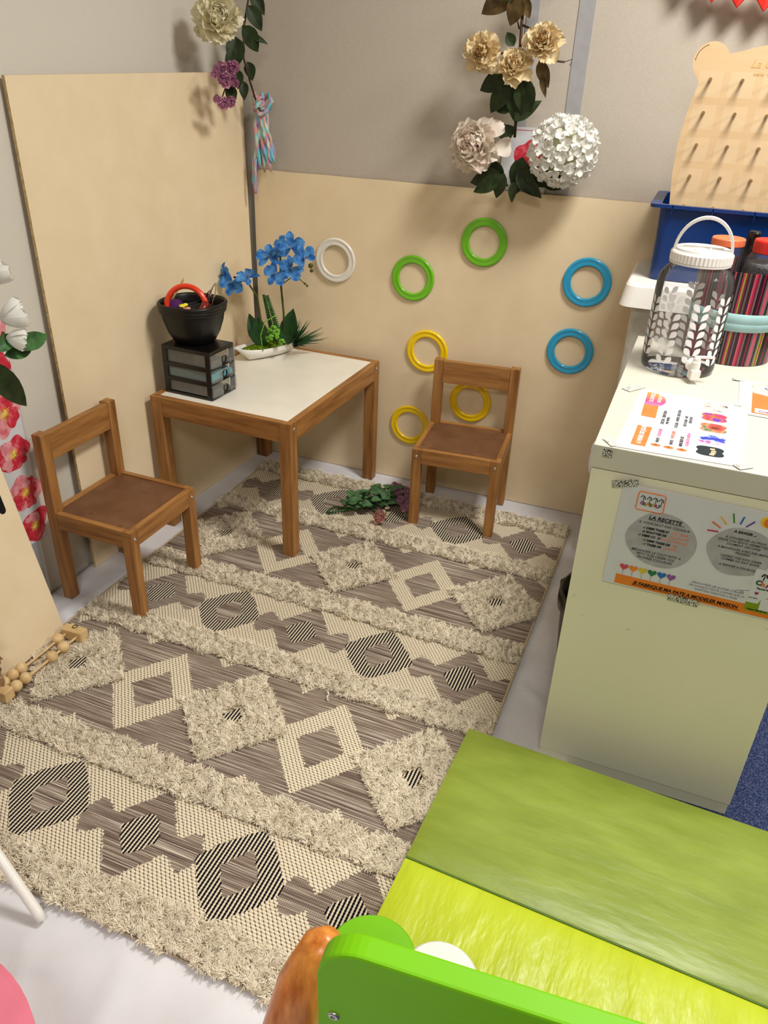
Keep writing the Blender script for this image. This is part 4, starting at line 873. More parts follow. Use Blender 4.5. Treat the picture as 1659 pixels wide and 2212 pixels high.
for s_, x, z in [("EAU TIEDE", 1.512, .6265), ("COLORANT", 1.510, .6185), ("HUILE VEGETALE", 1.498, .6105), ("SEL", 1.520, .6015), ("FARINE", 1.508, .5935)]: text_into(mb, s_, .0060, TX(x, z), bold=.00012, shear=.12)
obj('lettering', mb, plain('salmon_ink', (214, 130, 104), .6, .2), PS, world=True, label='salmon pink lettering')
mb = PB(MB())
for i, s_ in enumerate(["DECOUVREZ LES AUTRES ATELIERS", "DE CHAQUE TOUTE L'ANNEE SUR LA", "PAPETERIE CREATIVE A PARIS"]): text_into(mb, s_, .0056, TX(1.612, .5385-.0068*i), align='CENTER')
obj('lettering', mb, plain('pale_ink', (150, 144, 150), .6, .2), PS, world=True, label='pale grey small lettering')
def heart(mb, cx, cz, s, d):
    pts = []
    for t in np.linspace(0, 2*PI, 30, endpoint=False): pts.append((cx+s*.0625*16*math.sin(t)**3, cz+s*.0625*(13*math.cos(t)-5*math.cos(2*t)-2*math.cos(3*t)-math.cos(4*t))))
    mb.prism(list(reversed(pts)), d, d+.0003)
HC = [(206, 78, 92), (230, 132, 52), (206, 186, 62), (52, 116, 72), (46, 108, 176), (136, 86, 150)]
for i, c in enumerate(HC):
    x = 1.448+i*.0168; mb = PB(MB()); heart(mb, x, .5385, .0080, .0015); hb = obj('heart_balloon', mb, plain('heart_print_%d' % i, c, .6, .2), PS, world=True)
    mb = PB(MB()); mb.tube([(x, .5300, .0015), (x-.001, .526, .0015), (x+.001, .522, .0015)], .00025, 4); obj('string', mb, blackm, hb, world=True)
for i, (a, b_, c) in enumerate([((1.568, .650), (1.586, .651), (176, 50, 76)), ((1.572, .668), (1.588, .659), (214, 104, 60)), ((1.583, .681), (1.595, .668), (218, 162, 70)), ((1.601, .691), (1.606, .674), (72, 122, 60)), ((1.619, .689), (1.616, .674), (40, 96, 176)), ((1.637, .684), (1.626, .671), (92, 64, 150))]):
    mb = PB(MB()); mb.tube([(a[0], a[1], .0012), (b_[0], b_[1], .0012)], .0014, 6); obj('colour_ray', mb, plain('ray_print_%d' % i, c, .6, .2), PS, world=True)
mb = PB(MB()); mb.prism([(1.656+.011*math.cos(t), .6875+.011*math.sin(t)) for t in np.linspace(0, 2*PI, 24, endpoint=False)], .0011, .0014); obj('sun_drawing', mb, plain('sun_yellow', (236, 190, 60), .6), PS, world=True)
mb = PB(MB()); mb.prism([(1.659+.009*math.cos(t), .6865+.009*math.sin(t)) for t in np.linspace(0, 2*PI, 24, endpoint=False)], .0015, .0018); obj('sun_core', mb, orange, PS, world=True)
mb = PB(MB()); sq = [(1.4455, .6615), (1.488, .6615), (1.490, .6640), (1.489, .695), (1.486, .6975), (1.446, .6975), (1.4435, .694), (1.443, .665)]; mb.tube([(x, z, .0012) for x, z in sq+sq[:2]], .0011, 5); obj('logo_frame', mb, orange2, PS, world=True, label='orange rounded logo frame')
mb = PB(MB())
for i, x in enumerate((1.452, 1.463, 1.473, 1.483)): mb.tube([(x-.004, .686-.002*(i % 2), .0012), (x-.001, .690, .0012), (x+.003, .688, .0012), (x+.004, .683, .0012)], .0008, 5); mb.tube([(x+.001, .688, .0012), (x+.0015, .674, .0012)], .0006, 5)
obj('logo_figures', mb, blackm, PS, world=True)
for i, (ch, c) in enumerate(zip("Chabada", [(150, 40, 120), (60, 120, 60), (214, 110, 50), (60, 120, 60), (220, 120, 50), (150, 40, 120), (60, 100, 60)])):
    mb = PB(MB()); text_into(mb, "CRABOUI"[i], .0085, TX(1.449+i*.0053, .6725-.0012*(i % 2)), bold=.0004); obj('logo_letter', mb, plain('logo_ink_%d' % i, c, .6), PS, world=True)
mb = PB(MB()); mb.tube([(1.640, .541, .0012), (1.645, .5455, .0012), (1.652, .546, .0012), (1.655, .543, .0012), (1.6525, .541, .0012), (1.650, .544, .0012), (1.655, .5475, .0012), (1.664, .549, .0012)], .00035, 4); obj('arrow_doodle', mb, gm, PS, world=True)
# business card over the poster's corner
CD = thing('business_card', 'white and green card stuck over the lower right corner of the recipe poster', 'card', (1.70, FY, .505))
def CB(): m_ = MB(); m_.X = xz(FY-.0016); return m_
def rrect(x0, x1, z0, z1, r, n=5):
    pts = []
    for cx, cz, a in ((x1-r, z0+r, -PI/2), (x1-r, z1-r, 0), (x0+r, z1-r, PI/2), (x0+r, z0+r, PI)):
        for t in np.linspace(a, a+PI/2, n): pts.append((cx+r*math.cos(t), cz+r*math.sin(t)))
    return pts
mb = CB(); mb.prism(rrect(1.661, 1.746, .506, .593, .004), 0, .0006); obj('card', mb, M['paper'], CD, world=True)
mb = CB(); mb.prism(rrect(1.661, 1.746, .506, .5235, .002), .0007, .0009); mb.prism([(1.700+.020*math.cos(t), .520+.020*math.sin(t)) for t in np.linspace(0, PI, 16)], .0007, .00095); obj('green_print', mb, plain('card_green', (128, 150, 30), .6, .2), CD, world=True)
mb = CB(); mb.prism([(1.684, .512), (1.712, .512), (1.712, .537), (1.684, .537)], .0010, .0013); obj('blank_square', mb, M['paper'], CD, world=True)
for s_, x, z, sz, c in [("C", 1.667, .562, .013, (44, 84, 44)), ("h", 1.676, .561, .012, (206, 100, 40)), ("A", 1.684, .560, .013, (136, 30, 90)), ("P", 1.693, .560, .013, (196, 60, 60))]:
    mb = CB(); text_into(mb, s_, sz, TX(x, z, .0009), bold=.0007); obj('logo_letter', mb, plain('card_logo_ink', c, .6), CD, world=True)
mb = CB(); mb.tube([(1.673, .580, .0009), (1.676, .585, .0009), (1.681, .584, .0009), (1.682, .579, .0009)], .0013, 6); mb.tube([(1.678, .582, .0009), (1.677, .572, .0009)], .0009, 6); text_into(mb, "Papeterie", .0050, TX(1.671, .5535, .0009), bold=.0001); text_into(mb, "avis client", .0036, TX(1.663, .533, .0009)); text_into(mb, "Centre Ville 24 rue", .0042, TX(1.666, .5085, .0012), bold=.0001); obj('lettering', mb, blackm, CD, world=True)
mb = CB(); heart(mb, 1.6735, .5445, .0035, .0009); obj('heart_print', mb, plain('card_heart', (136, 30, 80), .6), CD, world=True)
# washi tapes
tm = NT('patterned_tape', .4, .4); v = tm.n('ShaderNodeTexVoronoi'); tm.l(tm.co((260, 260, 260)), v.inputs['Vector']); v.inputs['Scale'].default_value = 1; v.feature = 'DISTANCE_TO_EDGE'
tm.col(tm.ramp(v.outputs[0], [(.06, (40, 40, 38)), (.14, (222, 218, 206))])); TAPE = tm.m
tm = NT('pale_patterned_tape', .4, .4); v = tm.n('ShaderNodeTexVoronoi'); tm.l(tm.co((260, 260, 260)), v.inputs['Vector']); v.inputs['Scale'].default_value = 1; v.feature = 'DISTANCE_TO_EDGE'
tm.col(tm.ramp(v.outputs[0], [(.04, (150, 148, 144)), (.12, (232, 228, 214))])); TAPE2 = tm.m
def tape(X, L_, W_, lab, m=None):
    mb = MB(); mb.X = X; n_ = 7; pts = [(-L_/2+(.0015 if i % 2 else 0), -W_/2+W_*i/n_) for i in range(n_+1)]+[(L_/2-(.0015 if i % 2 else 0), W_/2-W_*i/n_) for i in range(n_+1)]
    mb.prism(list(reversed(pts)), 0, .0004); obj('tape_piece', mb, m or TAPE, label=lab, cat='tape', group='patterned tape pieces on the desk')
tape(xz(FY-.0019) @ Matrix.Translation((1.417, .7065, 0)) @ Rt(.23, 'Z'), .046, .014, 'black and white patterned tape at the top left of the recipe poster')
tape(xz(FY-.0024) @ Matrix.Translation((1.560, .4955, 0)) @ Rt(-.03, 'Z'), .056, .013, 'black and white patterned tape on the lower edge of the recipe poster')
# ---- papers on the desk top
ZT = .7676
PA = thing('flyer', 'white flyer with an orange banner and five oval pictures on the desk', 'flyer', (1.50, -1.0, ZT))
def TB(): m_ = MB(); return m_
mb = TB(); mb.prism([(1.386, -1.168), (1.594, -1.160), (1.611, -.858), (1.404, -.846)], ZT, ZT+.0006); obj('sheet', mb, M['paper'], PA, world=True)
zt = ZT+.0007
rotA = -.03
def quadp(mb, pts, z): mb.prism(pts, z, z+.0003)
mb = TB(); quadp(mb, [(1.411, -1.145), (1.436, -1.146), (1.441, -1.052), (1.415, -1.050)], zt); quadp(mb, [(1.416, -1.0), (1.443, -1.002), (1.444, -.935), (1.4165, -.935)], zt)
obj('orange_banner', mb, orange2, PA, world=True)
k = NT('orange_pink_gradient_print', .6, .2); x_, y_, z_ = k.xyz(k.co()); k.col(k.ramp(k.math('MULTIPLY', k.math('ADD', y_, .068), 15), [(0, (236, 120, 170)), (.35, (228, 74, 124)), (.9, (240, 140, 60))]))
PAo = thing('x', 'x', 'x'); bpy.data.objects.remove(PAo)
mb = TB(); quadp(mb, [(1.4165, -.935), (1.440, -.935), (1.450, -.928), (1.4555, -.910), (1.4555, -.893), (1.451, -.878), (1.440, -.865), (1.418, -.861)], zt+.0001)
mb.v = [(x-1.436, y+.867, z) for x, y, z in mb.v]
rb = obj('round_badge', mb, k.m, PA); rb.location = Vector((1.436, -.867, 0))-Vector(PA.location)
RT = lambda x, y, z: Matrix.Translation((x, y, z)) @ Rt(PI/2-.035, 'Z')
def say(t_, sz, x, y, m_, bo, lab, dz=0): mb = TB(); text_into(mb, t_, sz, RT(x, y, zt+dz), bold=bo); obj('lettering', mb, m_, PA, world=True, label=lab)
say("A VENIR DE JOLIS", .0112, 1.4275, -1.138, M['paper'], .0005, 'white banner lettering', .0004); say("FLOWERS", .0115, 1.432, -.918, M['paper'], .0002, 'white badge lettering', .0006); say("BOUQUET", .0095, 1.446, -.915, M['paper'], .0002, 'white badge lettering', .0006)
for t_, sz, x, y, bo in [("VENTE", .0075, 1.4565, -1.118, .0003), ("DECOR - CREATION", .0078, 1.459, -1.026, .0003), ("PAR PAPIER", .0072, 1.4675, -1.022, .0002), ("VENTE", .0075, 1.480, -1.118, .0003), ("ATELIER - PAPIER CREATION", .0076, 1.484, -1.034, .0002), ("MERCREDI DE", .0075, 1.496, -1.118, .0003), ("DES FLEURS - ART", .0072, 1.499, -1.020, .0002), ("CREATION", .0072, 1.508, -1.000, .0002)]: say(t_, sz, x, y, gm, bo, 'dark lettering')
pim = plain('pink_ink', (222, 96, 150), .6)
say("COULEURS", .0078, 1.4575, -1.090, pim, .0003, 'pink lettering'); say("FLEURS DE SAISON", .0074, 1.5065, -1.112, pim, .0002, 'pink lettering'); say("PAPETERIE", .0078, 1.481, -1.088, plain('coral_ink', (232, 120, 96), .6), .0003, 'coral lettering')
for (x, y) in [(1.4525, -1.1305), (1.4745, -1.1315), (1.4965, -1.1325)]:
    mb = TB(); mb.prism([(x+.0085*math.cos(t), y+.0060*math.sin(t)) for t in np.linspace(0, 2*PI, 20, endpoint=False)], zt, zt+.0003); dt = obj('orange_dot', mb, orange2, PA, world=True)
    mb = TB(); text_into(mb, "1", .0060, RT(x+.002, y-.001, zt+.0006), bold=.0003); obj('numeral', mb, blackm, dt, world=True)
def pic(i, cx, cy, stops):
    k = NT('picture_print_%d' % i, .6, .2); v = k.noise(k.co((45, 45, 45), loc=(i*3.1, i*1.7, 0)), 1, 2, .55); k.col(k.ramp(v, stops))
    mb = TB(); a = .0265; b_ = .0205
    pts = []
    for t in np.linspace(0, 2*PI, 56, endpoint=False):
        c_, s_ = math.cos(t), math.sin(t); r_ = 1-.30*abs(c_)**10-.14*abs(s_)**8
        pts.append((cx+a*c_*r_*1.08, cy+(b_+.004)*s_*r_))
    mb.prism(pts, zt, zt+.0003); return obj('oval_picture', mb, k.m, PA, world=True)
pic(0, 1.549, -.890, [(.35, (66, 56, 58)), (.42, (176, 168, 162)), (.6, (206, 198, 190))]); pic(1, 1.548, -.947, [(.38, (110, 60, 160)), (.46, (234, 110, 60)), (.52, (150, 60, 60)), (.58, (236, 66, 130))]); pic(2, 1.547, -1.003, [(.36, (62, 120, 90)), (.44, (240, 140, 90)), (.55, (236, 80, 80)), (.66, (120, 60, 40))])
pic(3, 1.546, -1.061, [(.38, (60, 60, 170)), (.47, (110, 150, 230)), (.53, (236, 210, 226)), (.62, (206, 80, 150))]); pk = pic(4, 1.543, -1.117, [(.3, (34, 44, 48)), (.7, (40, 50, 54))])
mb = TB()
for (x, y) in [(1.547, -1.107), (1.549, -1.116), (1.548, -1.124), (1.546, -1.131)]: mb.box(x-.004, x+.004, y-.003, y+.003, zt+.0004, zt+.0007)
obj('hand_print', mb, plain('hand_ink', (236, 190, 150), .6), pk, world=True)
tape(Matrix.Translation((1.388, -.850, ZT+.0008)) @ Rt(.95, 'Z'), .050, .022, 'pale patterned tape at the far left corner of the flyer', TAPE2)
tape(Matrix.Translation((1.380, -1.152, ZT+.0008)) @ Rt(-.95, 'Z'), .034, .020, 'pale patterned tape at the near left corner of the flyer', TAPE2)
tape(Matrix.Translation((1.596, -1.156, ZT+.0010)) @ Rt(.7, 'Z'), .030, .020, 'pale patterned tape at the near right corner of the flyer', TAPE2)
tape(Matrix.Translation((1.602, -.858, ZT+.0010)) @ Rt(-.5, 'Z'), .034, .020, 'pale patterned tape at the far right corner of the flyer', TAPE2)
tape(xz(FY-.0026) @ Matrix.Translation((1.378, .7575, 0)) @ Rt(0, 'Z'), .018, .014, 'black patterned tape end folded over the desk edge')
PB2 = thing('orange_leaflet', 'white leaflet with an orange block at the right edge of the desk', 'leaflet', (1.68, -.79, ZT))
mb = TB(); mb.prism([(1.590, -.898), (1.740, -.910), (1.757, -.700), (1.597, -.690)], ZT+.0003, ZT+.001); obj('sheet', mb, M['paper'], PB2, world=True)
zt2 = ZT+.0012
mb = TB(); mb.prism([(1.615, -.888), (1.74, -.894), (1.75, -.752), (1.690, -.765), (1.650, -.775), (1.620, -.765)], zt2, zt2+.0003); obj('orange_block', mb, orange2, PB2, world=True)
mb = TB(); mb.prism([(1.6205, -.762), (1.650, -.772), (1.690, -.762), (1.75, -.750), (1.75, -.701), (1.621, -.698)], zt2, zt2+.0003); obj('picture', mb, plain('grey_picture', (196, 188, 176), .6, .2, .2, 60), PB2, world=True)
mb = TB(); mb.tube([(1.668, -.760, zt2+.0006), (1.645, -.728, zt2+.0006), (1.680, -.712, zt2+.0006), (1.720, -.735, zt2+.0006)], .0008, 5); mb.tube([(1.655, -.748, zt2+.0006), (1.690, -.725, zt2+.0006)], .0008, 5); obj('blue_drawing', mb, plain('blue_ink', (40, 80, 190), .6), PB2, world=True)
mb = TB(); mb.prism([(1.621, -.884), (1.70, -.888), (1.70, -.862), (1.622, -.860)], zt2+.0004, zt2+.0007); obj('logo_patch', mb, M['paper'], PB2, world=True)
mb = TB(); text_into(mb, "Craft", .012, Matrix.Translation((1.628, -.880, zt2+.0010)), bold=.0002); obj('lettering', mb, plain('plum_ink', (150, 80, 110), .6), PB2, world=True)
tape(Matrix.Translation((1.594, -.692, ZT+.0016)) @ Rt(.1, 'Z'), .026, .014, 'pale patterned tape on the top corner of the orange leaflet', TAPE2)

# ------------------------------------------------------------------ drink jar
JX, JY, JZ = 1.463, -.662, .767
J = thing('drink_jar', 'clear plastic drinks jar with white lid, handle, tap and leaf print', 'drinks jar', (JX, JY, JZ))
prof = [(.0001, .006), (.060, .004), (.070, .0005), (.077, .004), (.0785, .014), (.0785, .150), (.0785, .185), (.075, .203), (.066, .217), (.056, .226), (.054, .232), (.054, .240)]
mb = MB(); mb.lathe(prof, 64, cap0=False, cap1=False); obj('glass_body', mb, M['clear'], J, smooth=True)
mb = MB(); mb.lathe([(.053, .228), (.0625, .228), (.0625, .2315)], 64, cap0=False, cap1=False)
R = []
for (r, z, am) in [(.0615, .231, 0), (.0625, .233, .0008), (.0625, .249, .0008), (.0605, .252, 0), (.056, .253, 0), (.055, .258, 0), (.0001, .2595, 0)]:
    R.append([((r+am*math.cos(i*PI))*math.cos(2*PI*i/96), (r+am*math.cos(i*PI))*math.sin(2*PI*i/96), z) for i in range(96)])
mb.rings(R); lid = obj('lid', mb, M['white_pl'], J)
mb = MB(); mb.lathe([(.0001, .262), (.012, .262), (.013, .2595), (.013, .258)], 24, (-.006, -.032, 0), cap0=False, cap1=False); mb.box(-.04, .04, -.0015, .0015, .2585, .2615); mb.box(.012, .016, -.040, 0, .2585, .2612); obj('lid_cap', mb, M['white_pl'], lid, smooth=False)
mb = MB(); path = []; hr = .0575
for t in np.linspace(0, PI, 25): path.append((hr*math.cos(t)*.98, -.004-.012*math.sin(t), .250+.070*math.sin(t)))
mb2 = []
for p_ in path: mb2.append(Vector(p_))
Rg = []
for i, p_ in enumerate(mb2):
    d = (mb2[min(i+1, 24)]-mb2[max(i-1, 0)]).normalized(); a = Vector((0, 1, .0)); b_ = d.cross(a).normalized()
    Rg.append([tuple(p_+a*u*.0070+b_*v*.0032) for u, v in ((-1, -1), (1, -1), (1, 1), (.4, .5), (-.4, .5), (-1, 1))])
mb.rings(Rg, True, True, True); obj('handle', mb, M['white_pl'], J, bevel=.0008)
mb = MB(); r_ = .0792
for col in range(9):
    a0 = 2*PI*col/9+.12
    for row in range(8):
        z = .026+row*.0185+(.006 if col % 2 else 0)
        if z > .160: continue
        for sg in (-1, 1):
            ph = a0+sg*.030; pts = []; L_ = .0225; W_ = .0125; tl = .70*sg
            def onj(u, v, z=z, sg=sg, a0=a0):
                q = L_*u; wv = W_*math.sin(PI*u**1.35)**.9*(v-.5); lx = math.sin(tl)*q+math.cos(tl)*wv; lz = math.cos(tl)*q-math.sin(tl)*wv
                th = a0+lx/r_+sg*.03; return (r_*math.cos(th), r_*math.sin(th), z+lz)
            mb.grid(onj, 6, 2)
k = NT('white_leaf_print', .5, .3); k.col((246, 246, 246)); k.b.inputs['Alpha'].default_value = .95
obj('leaf_print', mb, k.m, J)
TPa = -1.20
mb = MB(); mb.X = Matrix.Rotation(TPa, 4, 'Z') @ Matrix.Translation((.0785, 0, .034)) @ Rt(PI/2, 'Y'); mb.lathe([(.014, 0), (.014, .004), (.010, .005), (.009, .018)], 24); mb.X = Matrix.Rotation(TPa, 4, 'Z'); mb.lathe([(.0095, .012), (.0095, .046), (.0075, .048), (.0075, .055)], 20, (.100, 0, 0)); mb.box(.090, .112, -.010, .010, .010, .030)
tp = obj('tap', mb, M['white_pl'], J, bevel=.001)
mb = MB(); mb.X = Matrix.Rotation(TPa, 4, 'Z'); mb.box(.096, .104, -.006, .036, .0545, .0585); obj('tap_lever', mb, M['white_pl'], tp)
# ------------------------------------------------------------------ striped tin with clear bottle, orange lid jar
k = NT('striped_tin_print', .35, .4); x, y, z = k.xyz(k.co()); at = k.math('ARCTAN2', y, x); cmb = k.n('ShaderNodeCombineXYZ'); k.l(k.math('MULTIPLY', at, 21), cmb.inputs[0]); wn = k.n('ShaderNodeTexWhiteNoise', noise_dimensions='1D'); k.l(k.math('FLOOR', k.math('MULTIPLY', at, 29)), wn.inputs['W'])
c = k.ramp(wn.outputs[0], [(0, (34, 20, 28)), (.22, (206, 44, 84)), (.34, (110, 106, 104)), (.48, (150, 30, 60)), (.58, (170, 184, 60)), (.66, (60, 20, 36)), (.78, (224, 100, 120)), (.88, (122, 118, 116)), (.95, (216, 130, 60))], 'CONSTANT')
fr_ = k.math('FRACT', k.math('MULTIPLY', at, 58)); c = k.mix(k.math('GREATER_THAN', fr_, .62), c, (26, 18, 24)); k.col(c); STRIPE = k.m
TN = thing('striped_tin', 'round tin with multicoloured vertical stripes and a pale blue band on the desk', 'tin', (1.565, -.498, .767))
mb = MB(); mb.lathe([(.0001, .001), (.098, .001), (.100, .205), (.0985, .205), (.0965, .004), (.0001, .004)], 64, cap0=False, cap1=False); obj('body', mb, STRIPE, TN, smooth=False)
mb = MB(); mb.lathe([(.0990, .078), (.1003, .0785), (.1006, .095), (.1000, .096), (.1006, .097), (.1010, .117), (.0998, .1175)], 64, cap0=False, cap1=False); obj('blue_band', mb, plain('pale_blue_tape', (150, 186, 186), .45, .4, .03), TN, smooth=True)
BT = thing('clear_bottle', 'clear plastic bottle with a red screw cap standing in the striped tin', 'bottle', (1.600, -.525, .772))
mb = MB(); mb.lathe([(.0001, 0), (.046, 0), (.048, .01), (.048, .205), (.045, .222), (.036, .232), (.034, .236)], 40, cap0=False, cap1=False); obj('bottle_body', mb, M['clear'], BT, smooth=True)
mb = MB(); mb.lathe([(.034, .234), (.0355, .236), (.0355, .258), (.034, .261), (.030, .2615), (.0001, .2605)], 40, cap0=False, cap1=False); obj('screw_cap', mb, plain('red_cap', (206, 34, 24), .35), BT, smooth=False)
k = NT('silver_glitter', .4, .5); v = k.noise(k.co(), 300, 3, .9); k.col(k.ramp(v, [(.4, (62, 56, 58)), (.7, (170, 166, 168))])); k.bump(v, 1, .004)
mb = MB(); mb.lathe([(.0001, .003), (.043, .003), (.0455, .010), (.0455, .195), (.042, .212), (.0001, .218)], 32, cap0=False, cap1=False); obj('filling', mb, k.m, BT, smooth=True, kind='stuff', label='grey glittery filling')
OJ = thing('clear_jar', 'clear jar with an orange lid standing in the striped tin', 'jar', (1.515, -.467, .772))
mb = MB(); mb.lathe([(.0001, 0), (.036, 0), (.038, .008), (.038, .225), (.034, .236)], 40, cap0=False, cap1=False); obj('jar_body', mb, M['clear'], OJ, smooth=True)
mb = MB(); mb.lathe([(.0345, .232), (.0365, .234), (.0365, .247), (.035, .249), (.0001, .2495)], 40, cap0=False, cap1=False); obj('lid', mb, plain('orange_lid', (240, 120, 76), .4), OJ)
for (x, y, h, lab) in [(1.568, -.428, .262, 'black bottle in the striped tin, between the orange lid and the red cap'), (1.625, -.442, .262, 'black bottle in the striped tin, right behind the red cap')]:
    t = thing('paint_bottle', lab, 'bottle', (x, y, .772)); mb = MB(); mb.lathe([(.0001, 0), (.017, 0), (.018, .006), (.018, h-.045), (.012, h-.028), (.012, h-.024)], 24, cap0=False, cap1=False); obj('bottle_body', mb, M['black'], t, smooth=True)
    mb = MB(); mb.lathe([(.014, h-.026), (.014, h-.004), (.012, h), (.0001, h)], 24, cap0=True, cap1=False); obj('cap', mb, M['black'], t)

# ------------------------------------------------------------------ white plastic unit, blue crate, peg board
U = thing('plastic_storage_unit', 'white plastic storage tower with a rounded top behind the desk', 'storage unit', (1.56, -.19, 0))
def rr3(mb, x0, x1, y0, y1, z0, z1, r, gx=0, gy=0):     # rounded box, flared towards the bottom
    a = rrect(x0, x1, y0, y1, r, 8); b_ = rrect(x0-gx, x1+gx, y0-gy, y1, r, 8)
    mb.rings([[(x, y, z0) for x, y in b_], [(x, y, z1-.008) for x, y in a], [(x+(.004 if x < (x0+x1)/2 else -.004), y+(.004 if y < (y0+y1)/2 else -.004), z1-.002) for x, y in a], [(x+(.008 if x < (x0+x1)/2 else -.008), y+(.008 if y < (y0+y1)/2 else -.008), z1) for x, y in a]], True, True, True)
mb = MB(); rr3(mb, 1.300, 1.82, -.345, -.018, .812, .870, .030, .008, .012); obj('top', mb, M['white_pl'], U, world=True, smooth=False)
mb = MB(); mb.box(1.325, 1.80, -.325, -.025, .0, .812); obj('body', mb, plain('grey_white_plastic', (196, 190, 178), .5), U, world=True, bevel=.012)
bl = plain('blue_crate_plastic', (0, 46, 108), .32, .5, .04, 8)
CR = thing('blue_crate', 'deep blue plastic crate on the white storage tower, holding the peg board', 'crate', (1.58, -.15, .871))
def crate_ring(x0, x1, y0, y1, z, r): return [(x, y, z) for x, y in rrect(x0, x1, y0, y1, r, 7)]
mb = MB(); o1 = [crate_ring(1.350, 1.82, -.274, -.035, .872, .022), crate_ring(1.347, 1.825, -.286, -.03, .98, .022), crate_ring(1.344, 1.83, -.290, -.027, 1.05, .022)]
i1 = [crate_ring(1.347, 1.827, -.287, -.030, 1.05, .02), crate_ring(1.352, 1.818, -.271, -.038, .876, .02)]
mb.rings(o1+i1, True, True, True); obj('walls', mb, bl, CR, world=True)
mb = MB(); mb.rings([crate_ring(1.344, 1.83, -.290, -.027, 1.050, .022), crate_ring(1.321, 1.85, -.302, -.012, 1.050, .016), crate_ring(1.321, 1.85, -.302, -.012, 1.058, .016), crate_ring(1.347, 1.827, -.287, -.030, 1.058, .02), crate_ring(1.347, 1.827, -.287, -.030, 1.050, .02)], True); 
for x in (1.375, 1.47, 1.565, 1.66): mb.box(x-.001, x+.001, -.302, -.288, 1.036, 1.0585)
obj('rim', mb, bl, CR, world=True)
# bear-shaped peg board
k = NT('pale_plywood', .55, .3); n1 = k.noise(k.co((3, 1, 30)), 1, 4); x, y, z = k.xyz(k.co())
c = k.ramp(n1, [(.3, (206, 174, 132)), (.7, (216, 186, 144))])
gx = k.math('ABSOLUTE', k.math('SUBTRACT', k.math('FRACT', k.math('DIVIDE', k.math('ADD', x, .0), .07)), .5)); gz = k.math('ABSOLUTE', k.math('SUBTRACT', k.math('FRACT', k.math('DIVIDE', k.math('ADD', z, .00975), .0695)), .5))
ins = k.math('MULTIPLY', k.math('LESS_THAN', gx, .38), k.math('LESS_THAN', gz, .38)); lim = k.math('MULTIPLY', ins, k.math('LESS_THAN', z, .475))
k.col(k.mix(k.math('MULTIPLY', lim, .32), c, (226, 204, 168))); BPm = k.m
BP = thing('peg_board', 'bear-shaped plywood peg board standing in the blue crate', 'peg board', (1.574, -.25, .88))
cx_, cz_ = .182, .488
half = [(.207, 0.0), (.210, .176), (.218, .246), (.219, .314), (.212, .38), (.200, .446), (0, 0)]
ear = [(cx_+.040*math.cos(t), cz_+.040*math.sin(t)) for t in np.linspace(-.72, 2.72, 20)]
head = [(.120, .510), (.096, .517), (.069, .523), (.03, .527), (0, .528)]
R_ = half[:-1]+ear+head; pts = [(x, z) for x, z in R_]+[(-x, z) for x, z in reversed(R_[:-1])]
mb = MB(); mb.X = xz(0); mb.prism(pts, -.004, .004); ob_ = obj('board', mb, BPm, BP)
for ix in range(6):
    for iz in range(5):
        x = (ix-2.5)*.07; z = 1.332-.0695*iz-.88
        mb = MB(); mb.tube([(x, -.003, z), (x, -.030, z)], .0038, 12); obj('peg', mb, plain('peg_wood', (136, 104, 64), .5) if (ix, iz) == (0, 0) else bpy.data.materials['peg_wood'], BP, smooth=False)
mb = MB(); mb.X = xz(-.0041); text_into(mb, "La Cabane à", .024, TX(-.095, .478, 0), shear=.35); text_into(mb, "atelier montessori", .010, TX(-.085, .462, 0)); obj('engraved_lettering', mb, plain('faint_brown_engraving', (206, 160, 96), .7), BP)
mb = MB(); mb.X = xz(-.0041); mb.tube([(-cx_+.035*math.cos(t), cz_+.035*math.sin(t), 0) for t in np.linspace(1.9, 3.1, 12)], .0007, 4); obj('ear_line', mb, M['brownleaf'], BP)
mb = MB(); mb.tube([(1.445, -.2545, 1.285), (1.445, -.2560, 1.285)], .0008, 6)
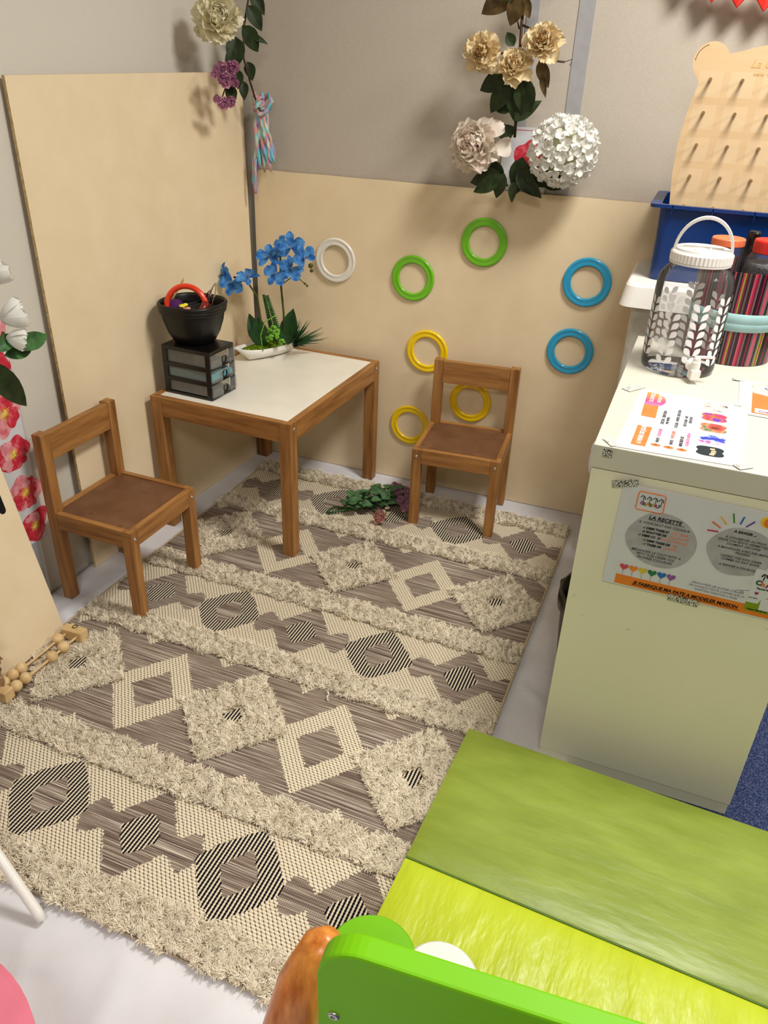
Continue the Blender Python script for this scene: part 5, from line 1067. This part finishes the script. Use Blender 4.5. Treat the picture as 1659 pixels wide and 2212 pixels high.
# ------------------------------------------------------------------ waste bin under the desk
WB = thing('waste_bin', 'dark grey waste bin with a black liner half hidden behind the desk panel', 'bin', (1.435, -.90, .004))
gb = plain('dark_grey_plastic', (70, 68, 68), .45)
mb = MB(); mb.lathe([(.0001, 0), (.088, 0), (.092, .005), (.112, .262), (.118, .264), (.118, .276), (.113, .278), (.110, .262), (.090, .01), (.0001, .008)], 48, cap0=False, cap1=False); obj('body', mb, gb, WB, smooth=True)
mb = MB()
R = []
for j, (r, z) in enumerate([(.1195, .245), (.1200, .280), (.110, .282), (.098, .20), (.07, .10), (.0001, .09)]):
    R.append([((r+(.003*math.sin(i*2.3+j*1.7) if 0 < j < 5 else 0))*math.cos(2*PI*i/40), (r+(.003*math.sin(i*3.1+j) if 0 < j < 5 else 0))*math.sin(2*PI*i/40), z+(.004*math.sin(i*1.9+j*2) if j in (0, 3, 4) else 0)) for i in range(40)])
mb.rings(R); obj('liner', mb, M['black'], WB, smooth=True, label='shiny black bin liner')
mb = MB(); mb.ball((1.352, -1.09, .700), .014, 12, 8, (.7, 1.2, 2.2)); mb.ball((1.350, -1.075, .715), .012, 12, 8, (.7, 1.2, 1.6)); obj('cloth_bundle', mb, M['sheet'], smooth=True, label='bit of white cloth hanging beside the desk top\'s left edge', cat='cloth')
# ------------------------------------------------------------------ red paper garland at the top right
red = plain('red_paper', (206, 40, 30), .6, .3, .1, 20)
RGd = thing('red_paper_garland', 'red folded paper garland at the top right of the back wall', 'garland', (1.45, -.03, 1.48))
for i, (x, z) in enumerate([(1.300, 1.535), (1.360, 1.497), (1.420, 1.487), (1.482, 1.480), (1.545, 1.476), (1.61, 1.478)]):
    mb = MB(); mb.X = Matrix(((1, 0, 0, x), (0, 0, -1, -.050), (0, 1, 0, z), (0, 0, 0, 1)))
    for s_, dz in ((1.0, 0), (.6, .012)):
        a, h = .040*s_, .05*s_; mb.tube([(-a, h+dz, .004*dz*80), (0, 0+dz, .012), (a, h+dz, .004*dz*80)], .0022, 4)
    mb.add([(-.040, .05, 0), (0, 0, .016), (.040, .05, 0), (0, .10, .012)], [(0, 1, 3), (1, 2, 3)]); mb.add([(-.022, .05, .018), (0, .012, .004), (.022, .05, .018), (0, .09, .004)], [(0, 1, 3), (1, 2, 3)])
    obj('folded_point', mb, red, RGd, world=True, solid=.0006)
mb = MB(); mb.tube([(1.25, -.048, 1.60), (1.66, -.048, 1.56)], .001, 5); obj('cord', mb, red, RGd, world=True)
